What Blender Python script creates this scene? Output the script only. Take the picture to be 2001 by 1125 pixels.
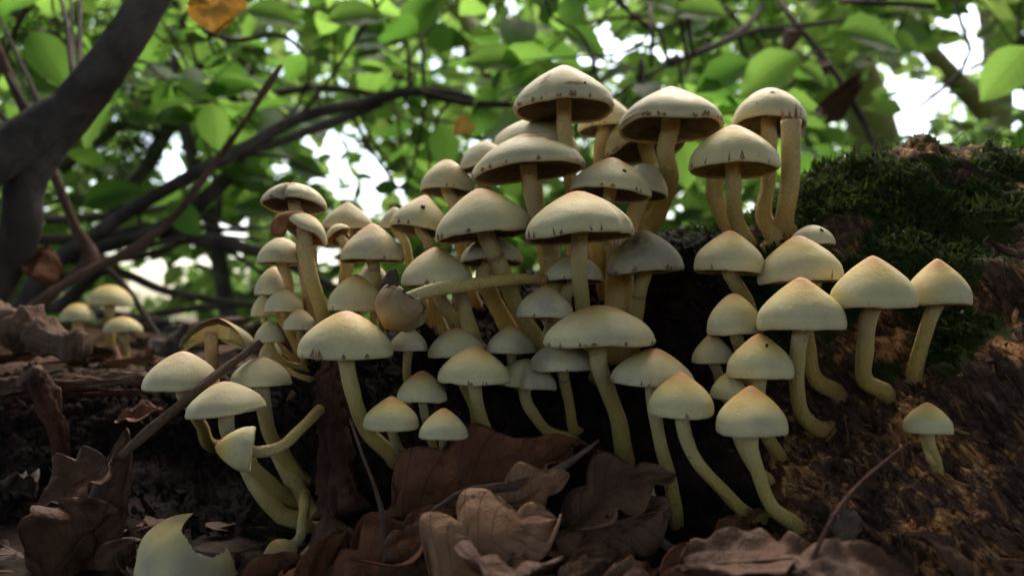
import bpy, math, random
import numpy as np
from mathutils import Vector, Matrix
from mathutils.bvhtree import BVHTree

# ------------------------------------------------------------------ scene, camera, light
for o in list(bpy.data.objects):
    bpy.data.objects.remove(o, do_unlink=True)
S = bpy.context.scene
COL = S.collection
R = math.radians
FPX, W0, H0 = 1550.0, 2001.0, 1125.0
CAM = np.array([0.0, 0.0, 0.09])
PITCH = R(2.0)
cd = bpy.data.cameras.new('camera'); cam = bpy.data.objects.new('camera', cd); COL.objects.link(cam)
cam.location = CAM; cam.rotation_euler = (R(90) + PITCH, 0, 0)
cd.sensor_width = 36; cd.lens = 36 * FPX / W0; cd.clip_start = 0.005; cd.clip_end = 900
cd.dof.use_dof = True; cd.dof.focus_distance = 0.285; cd.dof.aperture_fstop = 10.0
S.camera = cam

SUN_EL, SUN_AZ = 62.0, 20.0          # azimuth from +Y (behind the log) towards +X
wd = bpy.data.worlds.new('World'); S.world = wd; wd.use_nodes = True
nt = wd.node_tree
sky = nt.nodes.new('ShaderNodeTexSky'); sky.sky_type = 'NISHITA'; sky.sun_disc = False
sky.sun_elevation = R(SUN_EL); sky.sun_rotation = R(SUN_AZ)
sky.air_density = 1.0; sky.dust_density = 4.0; sky.ozone_density = 0.0
nt.links.new(sky.outputs[0], nt.nodes['Background'].inputs[0])
nt.nodes['Background'].inputs[1].default_value = 0.10
sd = bpy.data.lights.new('sun', 'SUN'); so = bpy.data.objects.new('sun', sd); COL.objects.link(so)
sd.energy = 1.5; sd.angle = R(70); sd.color = (1.0, 0.95, 0.86)
_d = Vector((math.sin(R(SUN_AZ)) * math.cos(R(SUN_EL)), math.cos(R(SUN_AZ)) * math.cos(R(SUN_EL)), math.sin(R(SUN_EL))))
so.rotation_euler = (-_d).to_track_quat('-Z', 'Y').to_euler()
S.view_settings.view_transform = 'Standard'; S.view_settings.look = 'None'
S.view_settings.exposure = 2.72; S.view_settings.gamma = 1.0
S.render.engine = 'CYCLES'
S.cycles.max_bounces = 6; S.cycles.diffuse_bounces = 4; S.cycles.transmission_bounces = 4; S.cycles.glossy_bounces = 2
S.cycles.caustics_reflective = False; S.cycles.caustics_refractive = False

# ------------------------------------------------------------------ helpers
rng = np.random.default_rng(7)
random.seed(7)
cp, sp = math.cos(PITCH), math.sin(PITCH)

def P(px, py, D):
    xv = (px - 1000.5) / FPX * D; yv = (562.5 - py) / FPX * D
    return np.array([xv, D * cp - yv * sp, CAM[2] + D * sp + yv * cp])

def Pv(px, py, D):
    xv = (px - 1000.5) / FPX * D; yv = (562.5 - py) / FPX * D
    return np.stack([xv, D * cp - yv * sp, CAM[2] + D * sp + yv * cp], -1)

def _hash(ix, iy, iz, seed):
    h = (ix.astype(np.int64) * 374761393 + iy.astype(np.int64) * 668265263 + iz.astype(np.int64) * 2147483647 + seed * 974634777) & 0x7fffffff
    h = ((h ^ (h >> 13)) * 1274126177) & 0x7fffffff
    return ((h ^ (h >> 16)) & 0xffff) / 65535.0 * 2 - 1

def noise(p, seed=0):
    p = np.asarray(p, float); i = np.floor(p).astype(np.int64); f = p - i; f = f * f * (3 - 2 * f)
    out = 0
    for dx in (0, 1):
        wx = f[..., 0] if dx else 1 - f[..., 0]
        for dy in (0, 1):
            wy = f[..., 1] if dy else 1 - f[..., 1]
            for dz in (0, 1):
                wz = f[..., 2] if dz else 1 - f[..., 2]
                out = out + wx * wy * wz * _hash(i[..., 0] + dx, i[..., 1] + dy, i[..., 2] + dz, seed)
    return out

def fbm(p, oct=4, seed=0):
    p = np.asarray(p, float); s = 0; a = 1.0
    for k in range(oct):
        s = s + a * noise(p * (2.03 ** k) + 17.3 * k, seed + k); a *= 0.5
    return s / 1.9

def sstep(a, b, x):
    t = np.clip((np.asarray(x, float) - a) / (b - a), 0, 1); return t * t * (3 - 2 * t)

def mk(name, V, F, mat, parent=None, smooth=True, attrs=None, origin=None, color=None):
    V = np.asarray(V, float)
    if parent is not None and origin is None: origin = parent['_o'] if '_o' in parent else (0, 0, 0)
    if origin is not None: V = V - np.asarray(origin)
    me = bpy.data.meshes.new(name)
    if isinstance(F, np.ndarray):
        n, k = F.shape
        me.vertices.add(len(V)); me.vertices.foreach_set('co', V.astype(np.float32).ravel())
        me.loops.add(n * k); me.loops.foreach_set('vertex_index', F.astype(np.int32).ravel())
        me.polygons.add(n)
        me.polygons.foreach_set('loop_start', np.arange(0, n * k, k, dtype=np.int32))
        me.update(calc_edges=True)
    else:
        me.from_pydata([tuple(v) for v in V], [], F)
    me.polygons.foreach_set('use_smooth', np.full(len(me.polygons), smooth))
    for k, v in (attrs or {}).items():
        v = np.asarray(v, np.float32)
        if v.ndim == 1:
            a = me.attributes.new(k, 'FLOAT', 'POINT'); a.data.foreach_set('value', v)
        else:
            a = me.attributes.new(k, 'FLOAT_VECTOR', 'POINT'); a.data.foreach_set('vector', v.ravel())
    if mat: me.materials.append(mat)
    me.update()
    o = bpy.data.objects.new(name, me); COL.objects.link(o)
    if parent is not None: o.parent = parent
    elif origin is not None: o.location = origin
    if color is not None: o.color = color
    return o

def tag(o, label=None, cat=None, group=None, kind=None):
    if label: o['label'] = label
    if cat: o['category'] = cat
    if group: o['group'] = group
    if kind: o['kind'] = kind
    return o

def thing(name, loc, label, cat, group=None):
    o = bpy.data.objects.new(name, None); COL.objects.link(o); o.location = loc; o.empty_display_size = 0.01
    o['_o'] = [float(v) for v in loc]
    return tag(o, label, cat, group)

def gridfaces(nu, nv, wrap=False):
    a = np.arange(nu - 1)[:, None]; nn = nv if wrap else nv - 1
    b = np.arange(nn)[None, :]; b2 = (b + 1) % nv
    return np.stack([a * nv + b, a * nv + b2, (a + 1) * nv + b2, (a + 1) * nv + b], -1).reshape(-1, 4)

def spline(pts, n):
    pts = np.asarray(pts, float)
    if len(pts) < 3:
        t = np.linspace(0, 1, n)[:, None]; return pts[0] * (1 - t) + pts[-1] * t
    d = np.r_[0, np.cumsum(np.linalg.norm(np.diff(pts[:, :3], axis=0), axis=1) + 1e-9)]; d /= d[-1]
    m = np.gradient(pts, d, axis=0)
    t = np.linspace(0, 1, n); k = np.clip(np.searchsorted(d, t, 'right') - 1, 0, len(d) - 2)
    h = (d[k + 1] - d[k])[:, None]; u = ((t - d[k]) / (d[k + 1] - d[k]))[:, None]
    return ((2 * u**3 - 3 * u**2 + 1) * pts[k] + (u**3 - 2 * u**2 + u) * h * m[k] + (-2 * u**3 + 3 * u**2) * pts[k + 1] + (u**3 - u**2) * h * m[k + 1])

def tube(path, rad, seg=12, cap=True, nz=0.0, nf=60, seed=0, ridge=0.0, flat=1.0):
    """path Nx3, rad N -> verts, faces, t, angle"""
    path = np.asarray(path, float); n = len(path); rad = np.broadcast_to(np.asarray(rad, float), (n,))
    T = np.gradient(path, axis=0); T /= np.linalg.norm(T, axis=1)[:, None] + 1e-12
    ref = np.array([0, 1.0, 0]) if abs(T[0][1]) < 0.9 else np.array([1.0, 0, 0])
    u = np.cross(T[0], ref); u /= np.linalg.norm(u); U = []
    for i in range(n):
        u = u - T[i] * (u @ T[i]); u /= np.linalg.norm(u) + 1e-12; U.append(u)
    U = np.array(U); Wv = np.cross(T, U)
    a = np.linspace(0, 2 * np.pi, seg, endpoint=False)
    dirs = np.cos(a)[None, :, None] * U[:, None] + np.sin(a)[None, :, None] * Wv[:, None]
    rr = rad[:, None] * np.ones(seg)[None]
    if nz:
        q = path[:, None] + dirs * rr[..., None]
        rr = rr * (1 + nz * fbm(q * nf, 3, seed))
    if ridge:
        sl = np.r_[0, np.cumsum(np.linalg.norm(np.diff(path, axis=0), axis=1))]
        ca = np.broadcast_to(np.cos(a)[None] * 2.6, rr.shape); sa = np.broadcast_to(np.sin(a)[None] * 2.6, rr.shape); ss = np.broadcast_to(sl[:, None], rr.shape)
        f_ = fbm(np.stack([ca, sa, ss * 55], -1), 4, seed + 3); g_ = fbm(np.stack([ca * .5, sa * .5, ss * 120], -1), 3, seed + 9); st = np.floor(fbm(np.stack([ca * .6, sa * .6, ss * 40], -1), 2, seed) * 3) / 3
        rr = rr * np.maximum(.2, 1 + ridge * (f_ + .6 * st + .5 * g_))
    if flat != 1.0: dirs = dirs * np.array([1, flat, 1])
    V = (path[:, None] + dirs * rr[..., None]).reshape(-1, 3)
    F = [tuple(f) for f in gridfaces(n, seg, True)]
    t = np.repeat(np.linspace(0, 1, n), seg)
    if cap:
        F.append(tuple(range(seg))[::-1]); F.append(tuple(range((n - 1) * seg, n * seg)))
    return V, F, t

class Acc:
    def __init__(s): s.V = []; s.F = []; s.n = 0; s.A = []
    def add(s, V, F, a=None):
        s.V.append(np.asarray(V)); s.F += [tuple(int(i) + s.n for i in f) for f in F]; s.n += len(V)
        s.A.append(np.asarray(a) if a is not None else np.zeros(len(V)))
    def out(s): return np.concatenate(s.V), s.F, np.concatenate(s.A)

# ------------------------------------------------------------------ material helpers
class NT:
    def __init__(s, name):
        s.m = bpy.data.materials.new(name); s.m.use_nodes = True; s.t = s.m.node_tree; s.N = s.t.nodes
        s.b = s.N['Principled BSDF']; s.out = s.N['Material Output']
    def n(s, t, **k):
        x = s.N.new(t)
        for a, v in k.items(): setattr(x, a, v)
        return x
    def l(s, a, b): s.t.links.new(a, b)
    def val(s, x, inp):
        if hasattr(x, 'is_output'): s.l(x, inp)
        elif isinstance(x, (tuple, list)): inp.default_value = (*x, 1)[:4] if inp.type == 'RGBA' else x
        else: inp.default_value = x
    def mix(s, f, a, b, bt='MIX'):
        x = s.n('ShaderNodeMix', data_type='RGBA', blend_type=bt)
        s.val(f, x.inputs[0]); s.val(a, x.inputs[6]); s.val(b, x.inputs[7]); return x.outputs[2]
    def math(s, op, a, b=0.0, c=None):
        x = s.n('ShaderNodeMath', operation=op); s.val(a, x.inputs[0]); s.val(b, x.inputs[1])
        if c is not None: s.val(c, x.inputs[2])
        return x.outputs[0]
    def noise(s, vec, sc, det=4, rough=0.55, dist=0.0):
        x = s.n('ShaderNodeTexNoise'); x.inputs['Scale'].default_value = sc; x.inputs['Detail'].default_value = det
        x.inputs['Roughness'].default_value = rough; x.inputs['Distortion'].default_value = dist
        if vec is not None: s.l(vec, x.inputs['Vector'])
        return x.outputs[0]
    def ramp(s, f, stops):
        x = s.n('ShaderNodeValToRGB'); s.l(f, x.inputs[0]); e = x.color_ramp.elements
        while len(e) < len(stops): e.new(0.5)
        for i, (p, c) in enumerate(stops):
            e[i].position = p; e[i].color = (*c, 1) if isinstance(c, tuple) else (c, c, c, 1)
        return x.outputs[0]
    def rng(s, f, a, b, c=0.0, d=1.0, sm=True):
        x = s.n('ShaderNodeMapRange', interpolation_type='SMOOTHSTEP' if sm else 'LINEAR'); s.l(f, x.inputs[0])
        for i, v in enumerate((a, b, c, d)): x.inputs[i + 1].default_value = v
        return x.outputs[0]
    def attr(s, nm, typ='GEOMETRY'):
        x = s.n('ShaderNodeAttribute', attribute_name=nm, attribute_type=typ); return x
    def obj(s): return s.n('ShaderNodeTexCoord').outputs['Object']
    def mapp(s, vec, scale=(1, 1, 1), rot=(0, 0, 0)):
        x = s.n('ShaderNodeMapping'); s.l(vec, x.inputs[0]); x.inputs['Scale'].default_value = scale; x.inputs['Rotation'].default_value = rot
        return x.outputs[0]
    def bump(s, h, st, dist=0.001, nrm=None):
        x = s.n('ShaderNodeBump'); x.inputs['Strength'].default_value = st; x.inputs['Distance'].default_value = dist; s.l(h, x.inputs['Height'])
        if nrm: s.l(nrm, x.inputs['Normal'])
        return x.outputs[0]
    def fin(s, col, rough=0.7, nrm=None, spec=0.3, sss=0.0, srad=(1, .6, .3), sscale=0.003):
        s.val(col, s.b.inputs['Base Color']); s.val(rough, s.b.inputs['Roughness'])
        s.b.inputs['Specular IOR Level'].default_value = spec
        if nrm: s.l(nrm, s.b.inputs['Normal'])
        if sss:
            s.b.inputs['Subsurface Weight'].default_value = sss; s.b.inputs['Subsurface Radius'].default_value = srad; s.b.inputs['Subsurface Scale'].default_value = sscale
        return s.m

def m_cap(name='mushroom_cap', pale=(.535, .475, .275), grey=(.33, .27, .235)):
    s = NT(name); ob = s.obj(); r = s.attr('rad').outputs['Fac']
    oc = s.n('ShaderNodeObjectInfo'); sep = s.n('ShaderNodeSeparateColor'); s.l(oc.outputs['Color'], sep.inputs[0])
    yel, gre, apx = sep.outputs[0], sep.outputs[1], sep.outputs[2]
    n1 = s.noise(ob, 70, 3); n2 = s.noise(ob, 420, 4, .65)
    rr = s.math('ADD', r, s.math('MULTIPLY', s.math('SUBTRACT', n1, .5), .35))
    c = s.mix(s.math('MULTIPLY', s.rng(rr, 1.15, .25), yel), pale, (.60, .445, .07))
    c = s.mix(s.math('MULTIPLY', gre, s.rng(n1, .35, .65)), c, grey)
    c = s.mix(s.math('MULTIPLY', s.math('MULTIPLY', apx, .62), s.rng(rr, .98, .30)), c, (.54, .345, .11))
    c = s.mix(s.math('MULTIPLY', apx, s.rng(rr, .66, .10)), c, (.48, .215, .06))
    c = s.mix(s.rng(n2, .62, .8, 0, .28), c, (.25, .17, .09))
    # bruises, soil flecks
    n3 = s.noise(ob, 130, 5, .7, .6)
    c = s.mix(s.rng(n3, .66, .78, 0, .5), c, (.20, .115, .05))
    c = s.mix(s.math('MULTIPLY', s.rng(rr, .95, 1.06), .6), c, (.40, .33, .20))
    n8 = s.noise(ob, 260, 4, .65, .5)
    c = s.mix(s.rng(s.math('ADD', s.attr('rust').outputs['Fac'], s.math('MULTIPLY', s.math('SUBTRACT', n8, .5), 1.1)), .45, .75, 0, .85), c, (.26, .10, .035))
    c = s.mix(s.math('MULTIPLY', s.math('MULTIPLY', s.attr('stain').outputs['Fac'], s.rng(n8, .25, .55)), .85), c, (.06, .045, .042))
    fib = s.noise(s.mapp(ob, (1, 1, .25)), 1500, 3, .6); n5 = s.noise(ob, 190, 4, .6, .3)
    c = s.mix(s.rng(n5, .40, .70, 0, .38), c, s.mix(.5, c, (.34, .27, .13)))
    n6 = s.noise(ob, 900, 2, .5); c = s.mix(s.rng(n6, .70, .76, 0, .6), c, (.16, .09, .04))
    h = s.math('ADD', s.math('ADD', s.math('MULTIPLY', n2, .8), s.math('MULTIPLY', n5, 1.3)), s.math('MULTIPLY', fib, .4))
    return s.fin(c, s.rng(n1, .3, .7, .55, .72), s.bump(h, .32, .0008), .28, .2, (1, .75, .4), .002)

def m_gill():
    s = NT('mushroom_gills'); ob = s.obj()
    oc = s.n('ShaderNodeObjectInfo'); sep = s.n('ShaderNodeSeparateColor'); s.l(oc.outputs['Color'], sep.inputs[0])
    n = s.noise(ob, 200, 3)
    c = s.mix(sep.outputs[0], (.115, .095, .085), (.34, .27, .11))
    c = s.mix(s.rng(n, .4, .75, 0, .6), c, (.07, .05, .042))
    return s.fin(c, .85, None, .15)

def m_stem():
    s = NT('mushroom_stem'); ob = s.obj(); t = s.attr('t').outputs['Fac']
    oc = s.n('ShaderNodeObjectInfo'); sep = s.n('ShaderNodeSeparateColor'); s.l(oc.outputs['Color'], sep.inputs[0])
    n1 = s.noise(ob, 110, 4, .6); n2 = s.noise(s.mapp(ob, (1, 1, .3)), 900, 4, .65)
    tt = s.math('ADD', t, s.math('MULTIPLY', s.math('SUBTRACT', n1, .5), .5))
    c = s.ramp(tt, [(.0, (.56, .47, .28)), (.35, (.49, .38, .13)), (.7, (.42, .31, .078)), (1.0, (.25, .145, .045))])
    c = s.mix(sep.outputs[1], c, (.44, .24, .08))
    c = s.mix(s.rng(n2, .56, .74, 0, .4), c, (.62, .56, .36))
    n3 = s.noise(ob, 260, 4, .7, .4)
    c = s.mix(s.rng(n3, .64, .74, 0, .75), c, (.13, .065, .025))
    # dark fibrillose ring zone below the cap
    t2 = s.math('ADD', t, s.math('MULTIPLY', s.math('SUBTRACT', n2, .5), .06))
    rg = s.math('MULTIPLY', s.rng(s.math('ABSOLUTE', s.math('SUBTRACT', t2, sep.outputs[2])), .03, .0), .6)
    c = s.mix(rg, c, (.09, .05, .03))
    h = s.math('ADD', n2, s.math('MULTIPLY', n3, .5))
    n7 = s.noise(ob, 1100, 3, .6); h = s.math('ADD', h, s.math('MULTIPLY', n7, 1.2)); c = s.mix(s.rng(n7, .5, .7, 0, .35), c, (.60, .52, .28))
    return s.fin(c, .75, s.bump(h, .8, .0011), .2, .15, (1, .7, .3), .0015)

def m_flat(name, a, b, sc=200, rough=.8, spec=.2, bs=.4, bd=.001):
    s = NT(name); ob = s.obj(); n = s.noise(ob, sc, 5, .65)
    c = s.mix(s.rng(n, .3, .7), a, b)
    return s.fin(c, rough, s.bump(n, bs, bd), spec)

def m_log():
    s = NT('rotten_wood'); g = s.n('ShaderNodeNewGeometry').outputs['Position']
    zone = s.attr('zone').outputs['Fac']; moss = s.attr('moss').outputs['Fac']
    q = s.mapp(g, (1, 1, 1), (0, R(38), 0))
    f1 = s.noise(s.mapp(q, (520, 330, 62)), 1.0, 6, .68, .5)
    f2 = s.noise(s.mapp(q, (1500, 1100, 220)), 1.0, 4, .6, .3)
    b1 = s.noise(g, 38, 5, .62, .3); b2 = s.noise(g, 150, 4, .7)
    fresh = s.ramp(f1, [(.30, (.045, .020, .010)), (.42, (.20, .085, .034)), (.52, (.40, .19, .070)), (.64, (.56, .33, .15))])
    brown = s.ramp(f1, [(.32, (.012, .007, .005)), (.46, (.046, .026, .019)), (.60, (.105, .060, .041)), (.72, (.19, .120, .080))])
    b3 = s.noise(s.mapp(q, (120, 85, 40)), 1.0, 6, .72, .9)
    wood = s.mix(s.rng(s.math('ADD', s.math('MULTIPLY', b1, .6), s.math('MULTIPLY', b3, .4)), .42, .48), fresh, brown)
    wood = s.mix(s.rng(f2, .50, .66, 0, .6), wood, (.035, .017, .011))
    wood = s.mix(s.rng(b3, .60, .66, 0, .9), wood, (.012, .007, .005))
    wood = s.mix(s.rng(b2, .60, .68, 0, .7), wood, (.10, .060, .042))
    hum_shade = s.mix(s.rng(b2, .35, .7), (.005, .0035, .003), (.024, .013, .010))  # dark humus, its colour pushed near black to carry the hollow's shade
    c = s.mix(s.rng(s.math('ADD', zone, s.math('MULTIPLY', s.math('SUBTRACT', b1, .5), .8)), .35, .65), hum_shade, wood)
    mo = s.mix(b2, (.008, .014, .004), (.030, .046, .010))
    c = s.mix(s.rng(s.math('ADD', moss, s.math('MULTIPLY', s.math('SUBTRACT', b2, .5), .6)), .4, .65), c, mo)
    h = s.math('ADD', s.math('ADD', f1, s.math('MULTIPLY', f2, .4)), s.math('MULTIPLY', b2, .4))
    return s.fin(c, .85, s.bump(h, .7, .0016), .06)

def m_bark(name, a, b, d, sc=60, stretch=.25):
    s = NT(name); ob = s.obj()
    n1 = s.noise(ob, sc * .35, 5, .6, .3); n2 = s.noise(s.mapp(ob, (1, 1, stretch)), sc * 3, 5, .65, .2)
    c = s.mix(s.rng(n1, .35, .65), a, b); c = s.mix(s.rng(n2, .55, .75, 0, .7), c, d)
    return s.fin(c, .85, s.bump(n2, .8, .003), .08)

def m_dead(name, a, b, d, tf=.12):
    s = NT(name); ob = s.obj(); uv = s.attr('uvl'); sep = s.n('ShaderNodeSeparateXYZ'); s.l(uv.outputs['Vector'], sep.inputs[0])
    n1 = s.noise(ob, 60, 5, .62, .3); n2 = s.noise(ob, 500, 4, .7)
    c = s.mix(s.rng(n1, .34, .66), a, b)
    c = s.mix(s.rng(n2, .55, .78, 0, .5), c, d)
    n3 = s.noise(ob, 160, 3, .6, .5); c = s.mix(s.rng(n3, .64, .72, 0, .8), c, (.03, .018, .013))
    # side veins: rows of fine ridges running from the midrib
    ph = s.math('SUBTRACT', s.math('MULTIPLY', sep.outputs[0], 9.0), s.math('MULTIPLY', s.math('ABSOLUTE', sep.outputs[1]), 2.2))
    w = s.math('ABSOLUTE', s.math('SUBTRACT', s.math('FRACT', ph), .5))
    vein = s.rng(w, .07, .0)
    vo = s.n('ShaderNodeTexVoronoi', feature='DISTANCE_TO_EDGE'); vo.inputs['Scale'].default_value = 420; s.l(ob, vo.inputs['Vector'])
    net = s.rng(vo.outputs['Distance'], .12, .0, 0, .5)
    c = s.mix(s.math('MULTIPLY', vein, .55), c, d)
    h = s.math('ADD', s.math('ADD', vein, net), s.math('MULTIPLY', n2, .5))
    m = s.fin(c, .62, s.bump(h, .5, .0007), .12)
    tr = s.n('ShaderNodeBsdfTranslucent'); s.val(c, tr.inputs[0]); mx = s.n('ShaderNodeMixShader'); mx.inputs[0].default_value = tf
    s.l(s.b.outputs[0], mx.inputs[1]); s.l(tr.outputs[0], mx.inputs[2]); s.l(mx.outputs[0], s.out.inputs[0])
    return m

def m_green(name, dark, light, tdark, tlight, fac=.5, geo=False):
    s = NT(name)
    v = s.attr('var').outputs['Fac'] if geo else s.n('ShaderNodeObjectInfo').outputs['Random']
    c = s.mix(v, dark, light); t = s.mix(v, tdark, tlight)
    nrm = None
    if not geo:
        uv = s.attr('uvl'); sep = s.n('ShaderNodeSeparateXYZ'); s.l(uv.outputs['Vector'], sep.inputs[0])
        ph = s.math('SUBTRACT', s.math('MULTIPLY', sep.outputs[0], 8.0), s.math('MULTIPLY', s.math('ABSOLUTE', sep.outputs[1]), 2.0))
        vein = s.rng(s.math('ABSOLUTE', s.math('SUBTRACT', s.math('FRACT', ph), .5)), .1, .0)
        mid = s.rng(s.math('ABSOLUTE', sep.outputs[1]), .06, .0)
        vv = s.math('MAXIMUM', s.math('MULTIPLY', vein, .5), mid)
        n = s.noise(s.obj(), 60, 4, .6)
        t = s.mix(s.math('MULTIPLY', vv, .45), t, (.05, .12, .015)); t = s.mix(s.rng(n, .4, .75, 0, .4), t, (.10, .18, .02))
        nrm = s.bump(vv, .4, .001)
    m = s.fin(c, .55, nrm, .2)
    tr = s.n('ShaderNodeBsdfTranslucent'); s.val(t, tr.inputs[0]); mx = s.n('ShaderNodeMixShader'); mx.inputs[0].default_value = fac
    s.l(s.b.outputs[0], mx.inputs[1]); s.l(tr.outputs[0], mx.inputs[2]); s.l(mx.outputs[0], s.out.inputs[0])
    return m

M = dict(
    cap=m_cap(), capb=m_cap('brown_cap', (.27, .18, .085), (.17, .10, .05)), gill=m_gill(), stem=m_stem(), log=m_log(),
    speck=m_flat('black_speck', (.006, .005, .004), (.02, .014, .01), 900),
    veil=m_flat('veil_remnant', (.12, .07, .04), (.28, .19, .11), 600),
    rot=m_flat('rotten_flesh', (.13, .055, .02), (.30, .14, .05), 260, .75),
    flesh=m_flat('yellow_flesh', (.52, .30, .08), (.60, .44, .17), 150, .6),
    soil=m_flat('forest_soil', (.007, .005, .004), (.028, .017, .012), 60, .95, .1, .8, .004),
    bark_grey=m_bark('grey_bark', (.045, .038, .034), (.12, .105, .095), (.022, .017, .015), 40),
    bark_dark=m_bark('dark_bark', (.045, .034, .030), (.085, .066, .056), (.022, .016, .014), 60),
    bark_brown=m_bark('brown_bark', (.075, .045, .034), (.13, .085, .06), (.03, .02, .016), 90),
    bark_far=m_bark('far_bark', (.22, .175, .155), (.34, .285, .255), (.12, .09, .075), 8),
    deadwood=m_bark('dead_wood', (.075, .046, .032), (.16, .10, .068), (.018, .012, .009), 120, .15),
    redwood=m_bark('red_rotten_wood', (.030, .014, .010), (.085, .037, .023), (.010, .006, .005), 110, .2),
    moss=m_green('moss_green', (.012, .020, .005), (.045, .062, .016), (.04, .07, .01), (.10, .15, .03), .25, True),
    needle=m_green('yew_green', (.012, .030, .010), (.03, .06, .02), (.02, .05, .01), (.05, .10, .02), .25, True),
    leafA=m_green('fresh_leaf', (.035, .095, .018), (.075, .165, .03), (.12, .30, .04), (.31, .54, .10), .64),
    leafC=m_green('canopy_leaf', (.035, .075, .02), (.07, .13, .04), (.10, .17, .04), (.20, .27, .08), .45, True),  # for the unseen crowns overhead; transmission dulled to cut green light on the mushrooms
    leafG=m_green('far_leaf', (.035, .09, .018), (.08, .16, .035), (.17, .35, .06), (.44, .58, .17), .66, True),
    yleaf=m_dead('yellow_leaf', (.62, .42, .12), (.70, .52, .20), (.36, .15, .04), .5),
    deadR=m_dead('red_brown_leaf', (.105, .037, .018), (.185, .075, .036), (.045, .02, .011)),
    deadT=m_dead('tan_leaf', (.20, .100, .052), (.31, .168, .095), (.08, .038, .02)),
    deadB=m_dead('brown_leaf', (.072, .036, .022), (.135, .070, .043), (.032, .017, .011)),
    deadD=m_dead('dark_leaf', (.055, .040, .032), (.105, .078, .06), (.03, .022, .018)),
)

# ------------------------------------------------------------------ rotten log
TOPX = np.array([-.70, -.40, -.115, -.085, -.06, .0, .035, .07, .10, .122, .155, .19, .23, .30, .45, .85])
TOPZ = np.array([.062, .060, .058, .078, .088, .108, .122, .132, .134, .141, .160, .172, .171, .17, .165, .15])
ctrl = [(2001, 400, .34), (2001, 1100, .225), (1750, 1100, .235), (1830, 920, .272), (1610, 840, .293), (1730, 780, .298), (1790, 740, .298), (1560, 1030, .263),
    (1490, 1015, .273), (1320, 1030, .292), (2000, 700, .268), (1950, 500, .305), (1750, 450, .338), (1600, 450, .352), (1520, 490, .352), (1460, 470, .362),
    (1650, 620, .332), (1500, 620, .333), (1400, 620, .352), (1300, 620, .368), (1640, 770, .306), (1500, 880, .308), (1222, 905, .316), (1120, 860, .332),
    (990, 905, .312), (860, 912, .302), (790, 905, .302), (1000, 760, .352), (1200, 760, .347), (800, 760, .34), (1240, 680, .362), (1060, 680, .357),
    (940, 680, .352), (1265, 450, .392), (1100, 560, .387), (900, 620, .372), (700, 700, .335), (665, 850, .300), (660, 950, .288), (650, 720, .322),
    (600, 980, .332), (590, 940, .337), (500, 900, .362), (400, 900, .392), (300, 900, .385), (100, 900, .37), (500, 720, .362), (610, 720, .342), (300, 780, .40),
    (0, 780, .40), (430, 870, .380), (200, 1100, .315), (500, 1100, .305), (0, 1000, .345), (-500, 800, .43), (-500, 1100, .42), (2600, 600, .26), (2600, 1100, .22), (3000, 400, .32)]
cpts = np.array([P(*c) for c in ctrl])
A_ = cpts[:, [0, 2]] * np.array([1, 1.2]); Dm = np.linalg.norm(A_[:, None] - A_[None], axis=-1)
K_ = np.block([[-Dm, np.ones((len(A_), 1))], [np.ones((1, len(A_))), np.zeros((1, 1))]])
wts = np.linalg.solve(K_ - np.diag([1e-4] * len(A_) + [0]) * 0, np.r_[cpts[:, 1], 0])

def front_y(x, z):
    q = np.stack([x, z * 1.2], -1); out = np.full(x.shape, wts[-1])
    for i in range(len(A_)): out = out - wts[i] * np.sqrt(((q - A_[i])**2).sum(-1) + 4e-5) 
    return np.clip(out, .2, .46)

nx, nf, nb = 640, 120, 64
xs = np.concatenate([np.linspace(-.62, -.32, 60, endpoint=False), np.linspace(-.32, .34, 500, endpoint=False), np.linspace(.34, .8, 80)])
Tz = np.interp(xs, TOPX, TOPZ); k_ = np.ones(15) / 15; Tz = np.convolve(np.pad(Tz, 7, 'edge'), k_, 'valid')
RT = .028
v1 = np.linspace(0, 1, nf); X = np.repeat(xs[:, None], nf + nb, 1); Y = np.zeros_like(X); Z = np.zeros_like(X)
zb = -.03
Zf = zb + (Tz[:, None] - zb) * (1 - (1 - v1[None])**1.25)
rel = np.clip((Zf - (Tz[:, None] - RT)) / RT, 0, 1)
Yf = front_y(X[:, :nf], np.minimum(Zf, Tz[:, None] - .004)) + RT * (1 - np.sqrt(np.clip(1 - rel**2, 0, 1)))
X[:, :nf], Y[:, :nf], Z[:, :nf] = xs[:, None], Yf, Zf
v2 = np.linspace(0, 1, nb + 1)[1:]
wdt = .10 + .06 * sstep(.0, .2, xs)
Y[:, nf:] = Yf[:, -1:] + wdt[:, None] * (v2[None] * 1.25)
Z[:, nf:] = Tz[:, None] - (Tz[:, None] - zb) * (1 - np.sqrt(np.clip(1 - v2[None]**2.4, 0, 1)))
G = np.stack([X, Y, Z], -1)
du = np.gradient(G, axis=0); dv = np.gradient(G, axis=1); Nn = np.cross(du, dv); Nn /= np.linalg.norm(Nn, axis=-1)[..., None] + 1e-12
if Nn[320, 40, 1] > 0: Nn = -Nn
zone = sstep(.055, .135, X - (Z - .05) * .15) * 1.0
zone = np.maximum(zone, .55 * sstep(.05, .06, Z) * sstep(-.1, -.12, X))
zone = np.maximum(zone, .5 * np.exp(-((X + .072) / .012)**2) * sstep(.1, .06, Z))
ga = np.array([.60, 0, -.80]); gc = np.array([.80, 0, .60])
along = G @ ga; acr = G @ gc
fibre = fbm(np.stack([acr * 160, along * 22, Y * 60], -1), 4, 3)
fine = fbm(G * 420, 3, 9); lump = fbm(G * 32, 4, 21); chunk = np.abs(fbm(np.stack([acr * 70, along * 25, Y * 40], -1), 3, 33))
disp = lump * .0075 + fine * .0026 + (fibre * .0026 - (chunk < .10) * .0028 * (.1 - chunk) * 10) * (.25 + .75 * zone)
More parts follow.
